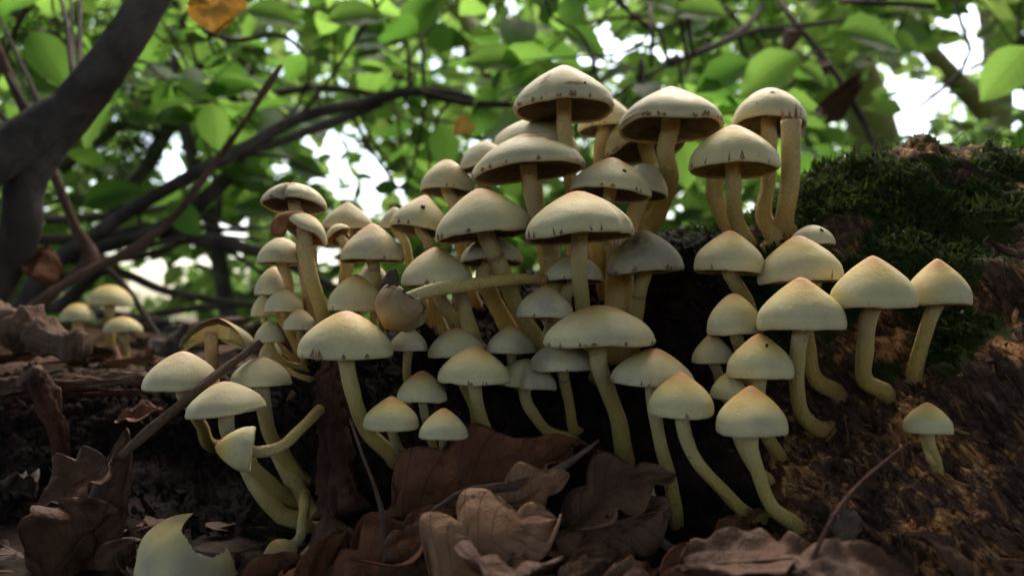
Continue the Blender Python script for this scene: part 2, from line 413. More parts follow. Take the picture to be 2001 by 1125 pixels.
qq = fbm(np.stack([acr * 55, along * 17, Y * 30], -1), 3, 55) * 3.2
terr = (np.floor(qq) + sstep(.30, .62, qq - np.floor(qq))) * .0030 * zone
holes_ = -.006 * sstep(.38, .6, fbm(np.stack([acr * 110, along * 50, Y * 60], -1), 2, 77)) * zone
G2 = G + Nn * (disp + terr + holes_)[..., None]
# moss mask (thick cushions on top, thin patches lower down)
def blob(cx, cz, rx, rz): return np.exp(-(((X - cx) / rx)**2 + ((Z - cz) / rz)**2))
mossv = np.clip(1.2 * blob(.15, .10, .04, .03) + 1.0 * blob(.18, .145, .035, .03) + 1.25 * blob(.135, .13, .035, .034) + 1.0 * blob(.155, .16, .04, .02) + .9 * blob(.07, .135, .03, .012) + .75 * blob(.118, .075, .028, .03)
    + .75 * blob(.235, .075, .02, .02) + .55 * blob(.19, .175, .03, .01) + .5 * blob(-.2, .06, .12, .012) + .35 * blob(-.24, .02, .05, .03) + .7 * (v := np.zeros_like(X)), 0, 1.2)
mossv = np.clip(mossv + .45 * blob(.20, .16, .05, .03) + .3 * blob(.22, .12, .05, .04), 0, 1.2) * (.62 + 1.25 * fbm(G * 48, 4, 44)); mossv = np.maximum(mossv, 1.1 * np.exp(-((X - .148) / .042)**2 - ((Z - Tz[:, None]) / .014)**2)) 
mossv = np.maximum(mossv, .75 * np.exp(-((X - .20) / .04)**2 - ((Z - Tz[:, None]) / .006)**2) * (.5 + 1.2 * fbm(G * 70, 2, 3)))
mossv[:, nf:] = np.maximum(mossv[:, nf:], .55 + .5 * fbm(G[:, nf:] * 40, 3, 5)); mossv[:, nf:nf + 16] = np.maximum(mossv[:, nf:nf + 16], .95 * np.exp(-((X[:, nf:nf + 16] - .148) / .045)**2))
LF = gridfaces(nx, nf + nb)
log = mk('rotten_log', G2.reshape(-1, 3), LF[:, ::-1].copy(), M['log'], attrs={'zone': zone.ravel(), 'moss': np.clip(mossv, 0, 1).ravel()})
tag(log, 'crumbling brown rotten log with moss on top carrying the mushroom cluster', 'log')
log['_o'] = [0, 0, 0]
bvh = BVHTree.FromPolygons([tuple(v) for v in G2.reshape(-1, 3)], [tuple(f) for f in LF[::1].tolist()])

def hit(px, py):
    d = P(px, py, 1.0) - CAM; r = bvh.ray_cast(Vector(CAM), Vector(d).normalized())
    if r[0] is None: return None, None
    n = r[1]
    if n.dot(Vector(d)) > 0: n = -n
    return np.array(r[0]), np.array(n)

# ------------------------------------------------------------------ ground
def ground_z(x, y):
    bank = .048 * sstep(.38, .56, y) * (1 - .75 * sstep(.05, .6, x) * sstep(0, 2, 2.5 - y))
    fall = -.9 * sstep(2.5, 14, np.hypot(x, y)) - 1.5 * sstep(14, 120, np.hypot(x, y))
    p = np.stack([x, y, np.zeros_like(x)], -1)
    return bank + fall + .010 * fbm(p * 9, 3, 61) + .16 * sstep(.9, 6, np.hypot(x, y)) * fbm(p * .5, 3, 62) + .004 * fbm(p * 60, 3, 63)
u = np.linspace(-1, 1, 321); gx = np.sinh(u * 8.6) / np.sinh(8.6) * 400
GX, GY = np.meshgrid(gx, gx + .35, indexing='ij')
gz = ground_z(GX, GY)
gr = mk('ground', np.stack([GX, GY, gz], -1).reshape(-1, 3), gridfaces(321, 321), M['soil']); tag(gr, kind='structure')
def gz1(x, y): return float(ground_z(np.array([x]), np.array([y]))[0])

# ------------------------------------------------------------------ moss strands (real geometry)
def moss_strands(n, pts, nrm, ln, seed, name, parent, wid=.00045, lsc=1.0):
    r = np.random.default_rng(seed); k = len(pts)
    L = ln * r.uniform(.35, 1.3, k) * lsc; d = nrm * .7 + r.normal(0, .55, (k, 3)) + np.array([0, 0, .35]); d /= np.linalg.norm(d, axis=1)[:, None]
    bend = r.normal(0, .5, (k, 3)); side = np.cross(d, r.normal(0, 1, (k, 3))); side /= np.linalg.norm(side, axis=1)[:, None]
    side2 = np.cross(d, side); vs = []; tz = (0, .35, .7, 1.0); wz = (.8, 1.5, 1.1, .1)
    for sd_ in (side, side2):
        for t, w in zip(tz, wz):
            c = pts - nrm * .0012 + d * (L * t)[:, None] + bend * (L * t * t * .45)[:, None]
            for sg in (-1, 1): vs.append(c + sd_ * (wid * w * sg))
    V = np.stack(vs, 1).reshape(-1, 3); base = np.arange(k)[:, None, None] * 16
    q = np.array([[0, 1, 3, 2], [2, 3, 5, 4], [4, 5, 7, 6]]); q = np.concatenate([q, q + 8])
    F = (base + q[None]).reshape(-1, 4)
    var = np.repeat(r.uniform(0, 1, k), 16) * np.tile(np.array([.3, .3, .6, .6, .9, .9, 1, 1] * 2), k)
    o = mk(name, V, F, M['moss'], parent, True, {'var': var}); tag(o, kind='stuff'); return o
fl = G2.reshape(-1, 3); fn = Nn.reshape(-1, 3); mv = np.clip(mossv, 0, 1).ravel()
onf = (fl[:, 0] > -.34) & (fl[:, 0] < .36)
pr = np.where(onf, np.clip(mv - .33, 0, 1)**1.2, 0); pr /= pr.sum()
ix = rng.choice(len(fl), 34000, p=pr); jit = rng.normal(0, .0012, (34000, 3))
moss_strands(0, fl[ix] + jit, fn[ix], .0036, 3, 'moss', log, lsc=np.clip((mv[ix] - .25) * 1.5, .25, 1) * (1 + .8 * fbm(fl[ix] * 90, 2, 8)))

sel = np.where((fl[:, 0] > .11) & (fl[:, 0] < .235) & (fl[:, 2] > np.interp(fl[:, 0], TOPX, TOPZ) - .010) & (np.arange(len(fl)) % (nf + nb) < nf + 10))[0]
ac = Acc(); rt = np.random.default_rng(15)
for i in rt.choice(sel, 46):
    p = fl[i]; d = np.array([rt.normal(0, .6), rt.normal(-.2, .3), 1.0]); d /= np.linalg.norm(d); L_ = rt.uniform(.005, .012); sd_ = np.array([rt.normal(0, 1), rt.normal(0, .4), 0])
    pth = spline([p - d * .001, p + d * L_ * .5, p + d * L_ * .85 + sd_ * L_ * .18, p + d * L_ * rt.uniform(.6, 1) + sd_ * L_ * .5], 9); V, F, _ = tube(pth, np.linspace(.00030, .00012, 9), 5); ac.add(V, F, np.full(len(V), rt.uniform(.3, 1)))
V, F, a_ = ac.out(); mk('moss_tendrils', V, F, M['moss'], log, True, {'var': a_})['kind'] = 'stuff'

# wood splinters and flakes on the bare right face
def sliver(L, w, th, seed):
    r = random.Random(seed); n = 6; V = []; F = []
    for i in range(n):
        t = i / (n - 1); ww = w * (math.sin(math.pi * min(1, .18 + t * .8)) ** .7) * r.uniform(.65, 1.2); z = th * (1 - abs(2 * t - 1) * .6) * r.uniform(.7, 1.2); b = .12 * L * (t - .5)**2
        x = (t - .5) * L
        V += [(x, -ww / 2, b - th * .8), (x, ww / 2 * r.uniform(.7, 1.1), b - th * .8), (x, ww * .3, b + z), (x, -ww * r.uniform(.1, .4), b + z * .9)]
    for i in range(n - 1):
        for j in range(4): F.append((i * 4 + j, i * 4 + (j + 1) % 4, i * 4 + 4 + (j + 1) % 4, i * 4 + 4 + j))
    F += [(3, 2, 1, 0), tuple(range(n * 4 - 4, n * 4))]
    return V, F
def wood_tone(name, a, b):
    s = NT(name); ob = s.obj(); f = s.noise(s.mapp(ob, (90, 700, 700)), 1.0, 5, .65, .2)
    return s.fin(s.mix(s.rng(f, .35, .7), a, b), .8, s.bump(f, .7, .0015), .2)
wt = [wood_tone('splinter_orange', (.16, .07, .03), (.40, .20, .085)), wood_tone('splinter_brown', (.05, .024, .016), (.17, .08, .045)), wood_tone('splinter_pale', (.20, .12, .06), (.42, .29, .16))]
slm = []
for i in range(9):
    V, F = sliver(1, .14 + .06 * (i % 4), .05, i); me = bpy.data.meshes.new('splinter'); me.from_pydata(V, [], F); me.materials.append(wt[i % 2] if i % 3 == 0 else M['log']); slm.append(me)
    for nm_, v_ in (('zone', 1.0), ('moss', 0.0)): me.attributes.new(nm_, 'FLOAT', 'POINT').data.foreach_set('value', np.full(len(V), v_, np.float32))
rs = random.Random(5); cnt = 0
while cnt < 200:
    px, py = rs.uniform(1530, 2060), rs.uniform(430, 1120)
    if py < 640 and px < 1820: continue
    if px < 1640 and py < 850: continue
    p, n = hit(px, py)
    if p is None: continue
    i = int(np.argmin(((fl - p)**2).sum(1)))
    if mv[i] > .5: continue
    g = ga + np.array([rs.gauss(0, .25), 0, rs.gauss(0, .25)]); g -= n * (g @ n); g /= np.linalg.norm(g); c = np.cross(n, g)
    n2 = n + g * rs.gauss(0, .12); n2 /= np.linalg.norm(n2)
    o = bpy.data.objects.new('splinter', rs.choice(slm)); COL.objects.link(o); o.parent = log
    sc = rs.uniform(.005, .013) * (1.0 if rs.random() < .85 else 1.6)
    c = np.cross(n2, g); g = np.cross(c, n2)
    mt = Matrix(((g[0], c[0], n2[0], p[0]), (g[1], c[1], n2[1], p[1]), (g[2], c[2], n2[2], p[2]), (0, 0, 0, 1)))
    o.matrix_local = mt @ Matrix.Diagonal((sc, sc * rs.uniform(.6, 1.3), sc, 1)); cnt += 1

# ------------------------------------------------------------------ mushrooms
def rotm(axis_z):
    z = np.asarray(axis_z, float); z /= np.linalg.norm(z); x = np.cross([0, 1.0, 0], z)
    if np.linalg.norm(x) < 1e-3: x = np.array([1.0, 0, 0])
    x /= np.linalg.norm(x); y = np.cross(z, x); return np.stack([x, y, z], 1)

def cap_parts(c, axis, r, h, p0, seed, root, col, mat=None, gcol=(.1, 0, 0, 1), notch=(), wob=.05, veil=0, gill=True, sweep=None, band=.12, gmat=None, lumpy=.022, tear=None, specks=(), rust=(), stain=()):
    p = p0 * 1.1 - .9; Rm = rotm(axis); rg = np.random.default_rng(seed); ns, nr = (60, 22) if tear is None else (170, 60)
    a0, a1 = (0, 2 * np.pi) if sweep is None else sweep
    full = sweep is None
    ph = np.linspace(a0, a1, ns, endpoint=not full)
    def rim(ph):
        q = np.stack([np.cos(ph) * 1.3, np.sin(ph) * 1.3, np.full_like(ph, seed * .37)], -1)
        sx = 1 + .05 * math.sin(seed * 1.7) * np.cos(2 * ph + seed)
        R_ = sx * (1 + .035 * noise(q * 1.2, seed) + .012 * noise(q * 6, seed + 5)); zz = wob * r * noise(q * .9 + 3, seed + 2) + .018 * r * noise(q * 5, seed + 4)
        for (a, w, d) in notch:
            dd = np.angle(np.exp(1j * (ph - a))); R_ = R_ * (1 - d * np.exp(-(dd / w)**4))
        return R_, zz
    R_, zz = rim(ph)
    def surf(t, inner=0.0):
        eps = .16; rho = t
        q = (np.sqrt(rho**2 + eps**2) - eps) / (math.sqrt(1 + eps**2) - eps)
        z = h * (band + (1 - band) * np.clip(1 - q**p, 0, 1)**.60)
        return z
    tt = np.concatenate([1 - (1 - np.linspace(0, 1, nr))**1.7])
    V = []; rad = []
    for t in tt:
        rr = r * .985 * t * (1 + (R_ - 1) * t**2); z = surf(np.array([t]))[0] + zz * t**2.5
        lump = lumpy * r * noise(np.stack([rr * np.cos(ph), rr * np.sin(ph), z + 0 * ph], -1) / r * 2.2, seed + 8) * (t * 1.2 if t < .8 else 1)
        V.append(np.stack([rr * np.cos(ph), rr * np.sin(ph), z + lump], -1)); rad.append(np.full(ns, t))
    # incurved lip then the underside of the flesh
    for t, dz in ((.998, band * .72), (1.004, band * .40), (1.0, band * .1), (.986, -.035), (.962, -.055), (.935, -.04), (.91, .02), (.7, .20), (.4, .34), (.1, .38)):
        rr = r * t * (1 + (R_ - 1) * min(t, 1)**2); z = dz * h + zz * min(t, 1)**2.5
        V.append(np.stack([rr * np.cos(ph), rr * np.sin(ph), z], -1)); rad.append(np.full(ns, .97 if dz >= .0 and t > .95 else 1.05))
    n = len(V); V = np.concatenate(V); F = gridfaces(n, ns, full); rv = np.concatenate(rad); av = np.tile(ph, n)
    def patch(lst):
        w = np.zeros(len(rv))
        for (a, t, wa, wt) in lst: w = np.maximum(w, np.exp(-(np.angle(np.exp(1j * (av - a))) / wa)**2 - ((rv - t) / wt)**2) * (rv < 1.02))
        return w
    if tear is not None: F = F[tear(V[F].mean(1) / np.array([r, r, h]))]
    o = mk('cap', c + V @ Rm.T, F, mat or M['cap'], root, True, {'rad': rv, 'rust': patch(rust), 'stain': patch(stain)}, color=col); o['_o'] = list(root['_o'])
    if gill:
        ng = int(np.clip(r / .02 * 74, 40, 90)) * 2
        gp = np.linspace(a0, a1, ng, endpoint=not full); gR, gz_ = rim(gp); V = []
        for t, zr, dep in ((.93, -.02, .02), (.85, .06, .13), (.6, .17, .2), (.35, .24, .2), (.12, .30, .12)):
            rr = r * t * (1 + (gR - 1) * t**2); z = zr * h + gz_ * t**2.5 - np.where(np.arange(ng) % 2, dep * h * .55, -.02 * h)
            V.append(np.stack([rr * np.cos(gp), rr * np.sin(gp), z], -1))
        g = mk('gills', c + np.concatenate(V) @ Rm.T, gridfaces(len(V), ng, full), gmat or M['gill'], o, False, color=gcol)
    for (a, t, sz) in specks:
        rr = r * .985 * t; pc = np.array([rr * math.cos(a), rr * math.sin(a), float(surf(np.array([t]))[0])]); nn_ = np.array([math.cos(a) * .7, math.sin(a) * .7, .7])
        u1 = np.cross(nn_, [0, 0, 1.0]); u1 /= np.linalg.norm(u1); u2 = np.cross(nn_, u1); k8 = np.arange(8) * math.pi / 4
        ring_ = [pc + nn_ * .0003 + (u1 * math.cos(x) * rg.uniform(.6, 1.3) + u2 * math.sin(x) * rg.uniform(.8, 1.7)) * sz for x in k8]; low = [q - nn_ * .0014 for q in ring_]
        Vs = np.array(ring_ + low + [pc + nn_ * (.0003 + sz * .5)]); Fs = [(i, (i + 1) % 8, 16) for i in range(8)] + [(i, i + 8, (i + 1) % 8 + 8, (i + 1) % 8) for i in range(8)]
        mk('speck', c + Vs @ Rm.T, Fs, M['speck'], o)
    if veil:
        ac = Acc()
        for i in range(int(veil * 1.3)):
            a = rg.uniform(0, 2 * np.pi); wv = rg.uniform(.015, .075); hv = rg.uniform(.3, 1.1) * band
            aa = np.array([a - wv, a + wv, a + rg.normal(0, .02), a]); R4, z4 = rim(aa)
            tv = np.array([1.0, 1.0, 1.0, 1.0]); rr = r * (1.0 + (R4 - 1)) * np.array([1.004, 1.004, 1.012, .995])
            zv = z4 + h * np.array([.005, .005, hv, -.05])
            ac.add(np.stack([rr * np.cos(aa), rr * np.sin(aa), zv], -1), [(0, 1, 2), (1, 0, 3)])
        V, F, _ = ac.out(); mk('veil_fringe', c + V @ Rm.T, F, M['veil'], o, False)['kind'] = 'stuff'
    return o

def stem_part(pts, w, root, seed, col, base_flare=1.15, mat=None, nm='stem'):
    path = spline(pts, 30); n = len(path); t = np.linspace(0, 1, n)
    rad = w * (1 - .10 * np.sin(np.pi * t)) * (1 + (base_flare - 1) * sstep(.55, .95, t)) * (1 + .04 * noise(np.stack([t * 9, t * 0 + seed, t * 0], -1), seed))
    path = path + .10 * w * np.stack([noise(np.stack([t * 5, t * 0 + seed * 1.3, t * 0 + k], -1), 3) for k in range(3)], -1) * np.sin(np.pi * t)[:, None]
    V, F, tt = tube(path, rad, 14, True, .07, 130, seed)
    return mk(nm, V, F, mat or M['stem'], root, True, {'t': tt}, color=col)

GRP = 'mushrooms clustered on the rotten log'
def mushroom(lab, L, Rr, top, rimy, D, stem, sw, kind='p', tilt=0., lean=0., p=1.75, veil=0, notch=(), ring=2.0, og=0., base=True, wob=.05, specks=(), sd=None, gk=None, rust=(), stain=()):
    seed = sd or (abs(hash_lab(lab)) % 900 + 1)
    r = (Rr - L) / 2 / FPX * D; cx = (L + Rr) / 2
    e = (616 - rimy) / FPX
    ry = rimy - (r / D * FPX) * math.sin(max(0, -math.atan(e))) * .9
    h = (ry - top) / FPX * D * 1.0
    if e > 0: h -= r * math.sin(math.atan(e)) * .0
    c = P(cx, ry, D)
    ta, le = R(tilt), -R(lean) + R(1) * float(sstep(420, 300, rimy))
    axis = np.array([math.sin(ta), math.sin(le), math.cos(ta) * math.cos(le)]); axis /= np.linalg.norm(axis)
    pts = [c + axis * h * .42, c + axis * h * .05]
    bx, by = stem[-1]
    if base is True:
        bp, bn = hit(bx, by)
        if bp is None or np.linalg.norm(bp - CAM) > .75: bp, bn = P(bx, by, D + .03), np.array([0, -.5, .5])
        bD = (bp - CAM) @ np.array([0, cp, sp])
    else:
        bD = base; bp = P(bx, by, bD); bn = np.array([0, 0, 1.0])
    ln = [0]; q = [(cx, ry)] + list(stem)
    for i in range(len(q) - 1): ln.append(ln[-1] + math.hypot(q[i + 1][0] - q[i][0], q[i + 1][1] - q[i][1]))
    for (x, y), l in list(zip(stem, ln[1:]))[:-1]:
        f = (l / ln[-1]); pts.append(P(x, y, D + (bD - D) * f**1.15))
    pts.append(bp); pts.append(bp - bn * .004)
    col = {'y': (1.0, .05, 1.0, 1), 'p': (.35, .2, .95, 1), 'g': (.15, .85, .7, 1), 'w': (.10, .25, .4, 1), 'n': (.75, .12, .75, 1)}[kind]
    gc = {'y': .8, 'n': .5, 'p': .2, 'g': .05, 'w': .12}[kind] if gk is None else gk
    root = thing('mushroom', [float(v) for v in bp], lab, 'mushroom', GRP)
    cap_parts(c, axis, r, h, p, seed, root, col, gcol=(gc, 0, 0, 1), veil=veil, notch=notch, wob=wob, specks=specks, rust=rust, stain=stain, band={'y': .20, 'n': .16, 'p': .11, 'g': .10, 'w': .12}[kind])
    stem_part(pts, sw * .93 / 2 / FPX * D, root, seed, (0, max(og, .35 * float(sstep(.30, .36, D))), ring, 1))
    return root
def hash_lab(s):
    h = 7
    for ch in s: h = (h * 31 + ord(ch)) % 1000003
    return h

mu = mushroom
# --- crown of the cluster
mu('tallest mushroom of the cluster, cream cap with dark gills and brown marks', 1007, 1197, 127, 215, .362, [(1102, 250), (1112, 320), (1120, 420), (1125, 560)], 33, 'p', 0, 0, 1.62, 26, ((4.3, .05, .05),), specks=((-1.15, .90, .0006),), rust=((-2.15, .7, .12, .30), (-.9, .75, .16, .10), (-1.4, .93, .3, .04)), sd=666)
mu('mushroom half hidden behind the tallest cap, brown-stained stem', 1130, 1236, 184, 252, .408, [(1178, 275), (1174, 330), (1180, 520)], 34, 'p', -4, 0, 1.8, 8, og=.35)
mu('broad cream cap with orange-pink crown and dark specks along its rim', 1208, 1412, 167, 252, .362, [(1300, 290), (1310, 350), (1290, 410), (1262, 462)], 40, 'p', 2, -2, 1.55, 28, wob=.06, rust=((-1.6, .25, .9, .14),), stain=((-2.7, .8, .35, .35),))
mu('greyish torn cap tucked behind the broad orange-crowned cap', 1180, 1345, 206, 292, .402, [(1272, 330), (1270, 400), (1262, 470)], 34, 'g', -8, -6, 1.9, 14, ((3.6, .3, .12),))
mu('rounded cream cap with one black speck beside the capless stem', 1430, 1574, 171, 246, .372, [(1504, 290), (1500, 360), (1492, 420), (1512, 478)], 34, 'n', 3, -3, 1.85, 3, og=.15, specks=((-1.75, .66, .0007), (-.5, .85, .0005), (-2.2, .95, .0004)))
mu('yellow conical cap standing in front of the black-specked cap', 1350, 1515, 243, 330, .338, [(1434, 360), (1438, 420), (1462, 478)], 36, 'y', 2, -2, 1.7, 8)
mu('pale stem with brown blotch, its cap hidden behind the yellow conical cap', 1362, 1440, 288, 340, .372, [(1396, 370), (1408, 410), (1440, 460)], 38, 'p', 0, 0, 1.8, og=.3)
mu('pale cap mostly hidden behind the wide drooping cap', 958, 1135, 232, 308, .390, [(1046, 360), (1060, 460), (1075, 560)], 34, 'w', 2, -3, 2.1, 8, rust=((-1.2, .58, .45, .14),), sd=24)
mu('wide drooping cream cap just below the tallest mushroom', 927, 1140, 261, 338, .342, [(1036, 370), (1046, 410), (1070, 480), (1085, 580)], 37, 'p', -4, 0, 1.72, 18, wob=.09, rust=((-1.3, .45, .7, .14), (-.8, .60, .35, .10)), sd=764)
mu('cream cap edge peeping out left of the wide drooping cap', 899, 1000, 276, 328, .372, [(945, 350), (960, 420), (985, 560)], 28, 'w', -6, 0, 2.0, 6)
mu('small cream cap left of the wide drooping cap against the leaves', 822, 926, 311, 374, .372, [(888, 400), (895, 450), (930, 600)], 28, 'p', 0, -3, 1.9, 5)
mu('cream cap with a black speck, above the notched cap', 1110, 1274, 307, 378, .338, [(1187, 400), (1187, 470), (1182, 580)], 29, 'p', 5, 0, 1.65, 14, specks=((-1.3, .78, .0010),))
mu('cap peeping out right of the cap with a black speck', 1206, 1305, 318, 380, .368, [(1238, 420), (1222, 500), (1212, 600)], 36, 'w', 6, -6, 2.0, 9)
mu('large cream cap with orange crown, its bent stem marked by a dark ring', 857, 1040, 367, 458, .320, [(958, 480), (976, 520), (1010, 600), (1050, 665), (1075, 700)], 40, 'p', -8, 0, 1.75, 12, ring=.22)
mu('large cream cap with a notch in its right rim', 1025, 1240, 373, 462, .303, [(1132, 500), (1134, 560), (1142, 640), (1165, 740)], 37, 'n', -3, 0, 1.75, 24, ((-.75, .06, .10),))
mu('grey cap with a purple-black stain, beside the mossy edge', 1183, 1338, 450, 530, .330, [(1252, 560), (1245, 610), (1232, 690)], 33, 'g', -4, 0, 1.8, 12, ring=.32, stain=((-2.05, .55, .8, .34),))
mu('tilted cream cap with a brown speck, underside open to the left', 762, 877, 378, 450, .347, [(836, 470), (838, 500), (850, 600), (880, 680)], 24, 'p', 9, -6, 1.6, 12, ring=.25, specks=((-1.45, .72, .0010),))
mu('small pale cap behind the tilted cap with the brown speck', 742, 800, 404, 446, .375, [(790, 470), (800, 520), (840, 640)], 20, 'w')
mu('smooth taupe cap above the bright cap with a pale yellow dome', 665, 790, 436, 508, .336, [(732, 530), (736, 570), (740, 660)], 27, 'g', 1, 0, 1.65, 6, ring=.2)
mu('blurred pale cap behind the smooth taupe cap', 632, 727, 394, 446, .375, [(678, 480), (672, 540), (668, 650)], 25, 'w', 0, 0, 1.6)
mu('flat split cap on top of the left stack', 511, 637, 360, 402, .338, [(583, 420), (586, 450), (598, 560), (612, 660)], 27, 'w', 2, -9, 2.3, 14, ((4.55, .10, .35),), wob=.08, rust=((-1.6, .55, .5, .3),))
mu('wide pale cap below the curled broken cap', 502, 596, 464, 514, .352, [(561, 540), (566, 580), (585, 690)], 24, 'w', 0, 0, 2.0, 3)
mu('grey blurred cap under the wide pale cap of the left stack', 497, 574, 521, 574, .368, [(540, 600), (560, 640), (600, 700)], 20, 'g', 0, 0, 1.9)
mu('small smooth beige cap in the middle of the left stack', 517, 594, 563, 606, .338, [(562, 625), (575, 650), (598, 690)], 18, 'w', 0, 0, 1.9)
mu('little pale cap peeping out left of the small beige cap', 492, 537, 572, 616, .362, [(520, 640), (540, 670), (590, 710)], 14, 'w')
mu('smallest round whitish cap at the right of the left stack', 553, 619, 603, 643, .332, [(586, 665), (592, 690), (602, 715)], 15, 'w', 0, 0, 1.8)
mu('small whitish cap on a sideways curving stem at the foot of the left stack', 497, 556, 626, 667, .333, [(534, 685), (552, 705), (610, 722)], 15, 'w', 0, 0, 1.8)
mu('tiny cap beneath the sideways curving stem', 508, 550, 662, 697, .350, [(545, 705), (565, 725), (612, 742)], 13, 'w')
mu('bright cap with pale yellow dome above the big front-left cap', 643, 747, 536, 604, .322, [(690, 625), (694, 650), (700, 690)], 26, 'n', 0, 0, 1.8, 3)
mu('pale cap edge behind the bright yellow-domed cap', 692, 764, 513, 562, .350, [(728, 590), (732, 620), (735, 690)], 20, 'w')
mu('big broad cream cap at the front left on a thick yellow stem', 588, 763, 607, 696, .288, [(680, 720), (688, 760), (715, 840), (772, 900)], 36, 'n', 0, 0, 1.8, 10)
mu('tan-crowned cap resting over the fallen horizontal stem', 785, 922, 482, 556, .318, [(862, 590), (890, 625), (940, 690)], 33, 'p', 0, 0, 1.75, 6)
mu('grey cap under the large cap with the ringed stem', 898, 1024, 462, 512, .340, [(945, 540), (962, 580), (992, 640), (1010, 680)], 40, 'g', 0, -4, 2.0, 5)
mu('grey cap behind the stem of the notched cap', 1063, 1182, 498, 548, .332, [(1105, 580), (1110, 620), (1115, 690)], 30, 'g', 0, -5, 2.0, 4)
mu('taupe cap above the widest front cap', 1007, 1122, 560, 618, .306, [(1072, 635), (1066, 660), (1070, 720)], 22, 'g', 0, 0, 1.8, 4)
mu('widest flat cream cap at the front, on a thick yellow stem', 1065, 1278, 596, 676, .283, [(1168, 700), (1186, 760), (1208, 820), (1224, 905)], 41, 'p', -3, 0, 2.0, 16, wob=.07)
mu('greyish cap half behind the tan-centred round front cap', 838, 948, 640, 696, .304, [(890, 710), (905, 750), (930, 830)], 24, 'g', -4, 0, 1.9)
mu('small greyish cap between the taupe cap and the torn grey cap', 950, 1047, 636, 688, .306, [(1000, 700), (1006, 740), (1030, 800)], 22, 'g', 0, 0, 1.8, 3, ring=.2)
mu('wrinkled grey-beige cap tucked under the widest front cap', 1030, 1168, 666, 724, .300, [(1102, 740), (1110, 780), (1128, 845)], 26, 'g', 0, 0, 1.9, 6, ring=.18)
mu('tan-centred round front cap on a curved yellow stem', 858, 996, 676, 748, .283, [(930, 770), (942, 820), (965, 870), (995, 908)], 30, 'n', 0, 0, 1.75, 5)
mu('torn grey cap in the dark hollow beside the tan-centred cap', 966, 1086, 700, 758, .302, [(1026, 775), (1042, 810), (1075, 845), (1122, 860)], 27, 'g', 6, 0, 1.9, 0, ((4.4, .22, .25),))
mu('small beige cap above the pair of lowest front caps', 773, 876, 724, 784, .287, [(828, 800), (836, 840), (850, 905)], 19, 'p', 0, 0, 1.75)
mu('small yellow-beige cap at the foot of the big front-left cap', 712, 818, 774, 840, .270, [(770, 855), (782, 880), (806, 915)], 23, 'n', 0, 0, 1.7)
mu('small beige cap lowest in the middle, on a straight stem', 818, 915, 797, 858, .266, [(866, 870), (867, 890), (868, 918)], 21, 'p', 0, 0, 1.7)
mu('small cap right under the fallen brownish cap', 760, 838, 640, 684, .308, [(796, 700), (795, 730), (795, 790)], 20, 'w')
mu('cream cap with tan centre right of the thick yellow stem', 1193, 1356, 680, 756, .277, [(1278, 790), (1292, 870), (1312, 950), (1322, 1025)], 31, 'p', 4, 0, 1.8, 10)
mu('yellow conical cap on a long sweeping stem', 1265, 1397, 727, 813, .258, [(1336, 840), (1350, 880), (1405, 950), (1492, 1016)], 31, 'y', 0, 0, 1.6, 2)
mu('yellow conical cap lowest at the right, stem curving into the wood', 1397, 1540, 753, 850, .248, [(1468, 870), (1480, 920), (1508, 990), (1560, 1032)], 33, 'y', 0, 0, 1.55)
mu('tiny tilted cap wedged between three yellow caps', 1385, 1462, 720, 782, .274, [(1440, 800), (1448, 830), (1468, 880)], 22, 'n', 6, 0, 1.5)
mu('yellow cap with a dark fleck, above the lowest right cap', 1422, 1549, 651, 737, .268, [(1482, 755), (1484, 790), (1500, 850), (1525, 900)], 31, 'y', 0, 0, 1.65, specks=((-1.5, .55, .0005),))
mu('small beige cone-shaped cap left of the dark-flecked yellow cap', 1352, 1434, 647, 708, .290, [(1402, 725), (1406, 760), (1440, 830)], 22, 'p', 0, 0, 1.5, ring=.3)
mu('rounded yellowish cap in the middle of the right column', 1383, 1491, 573, 650, .284, [(1442, 665), (1452, 700), (1478, 770)], 29, 'n', -3, 0, 1.9, 2, ring=.2)
mu('bright cap with an orange tip at the top of the right column', 1360, 1489, 450, 528, .302, [(1436, 550), (1455, 580), (1490, 625)], 34, 'y', 2, 0, 1.7, 3)
mu('wide yellow cap with orange tip behind the largest conical cap', 1487, 1639, 460, 547, .297, [(1566, 580), (1578, 660), (1598, 745), (1640, 772)], 34, 'y', -2, 0, 1.7, 2, og=.15)
mu('largest yellow conical cap on a long hooked stem', 1485, 1647, 541, 640, .268, [(1560, 680), (1559, 760), (1572, 815), (1612, 840)], 37, 'y', 0, 0, 1.6)
mu('yellow conical cap on a hooked stem against the dark moss', 1628, 1785, 499, 596, .270, [(1697, 620), (1691, 680), (1690, 740), (1732, 778)], 39, 'y', 0, 0, 1.6)
mu('rightmost yellow cap, its stem leaning outward over the wood', 1774, 1892, 505, 592, .281, [(1822, 610), (1812, 640), (1796, 690), (1788, 742)], 33, 'y', 0, 0, 1.6)
mu('little lone yellow cap on the bare wood at the far right', 1770, 1857, 786, 846, .252, [(1816, 865), (1824, 890), (1832, 925)], 26, 'y', 0, 0, 1.7, ring=3)
mu('pale cap top sticking out of the moss behind the wide yellow cap', 1545, 1630, 440, 478, .330, [(1588, 500), (1590, 520), (1592, 560)], 22, 'w', 0, 0, 2.1, 2, specks=((-1.3, .7, .0007),))
# --- left group
mu('smooth grey-green cap over the wooden ledge on the left', 283, 430, 686, 760, .298, [(372, 790), (392, 830), (432, 872)], 32, 'w', 0, 0, 1.75)
mu('grey-green cap behind the diagonal stick, higher than its neighbour', 453, 568, 697, 752, .302, [(515, 780), (528, 850), (560, 900), (602, 942)], 34, 'w', 0, 0, 1.9)
mu('grey-green drooping cap above the fallen mushroom on the left', 370, 514, 745, 812, .278, [(445, 840), (475, 890), (530, 945), (596, 985)], 34, 'w', -6, 0, 1.9)
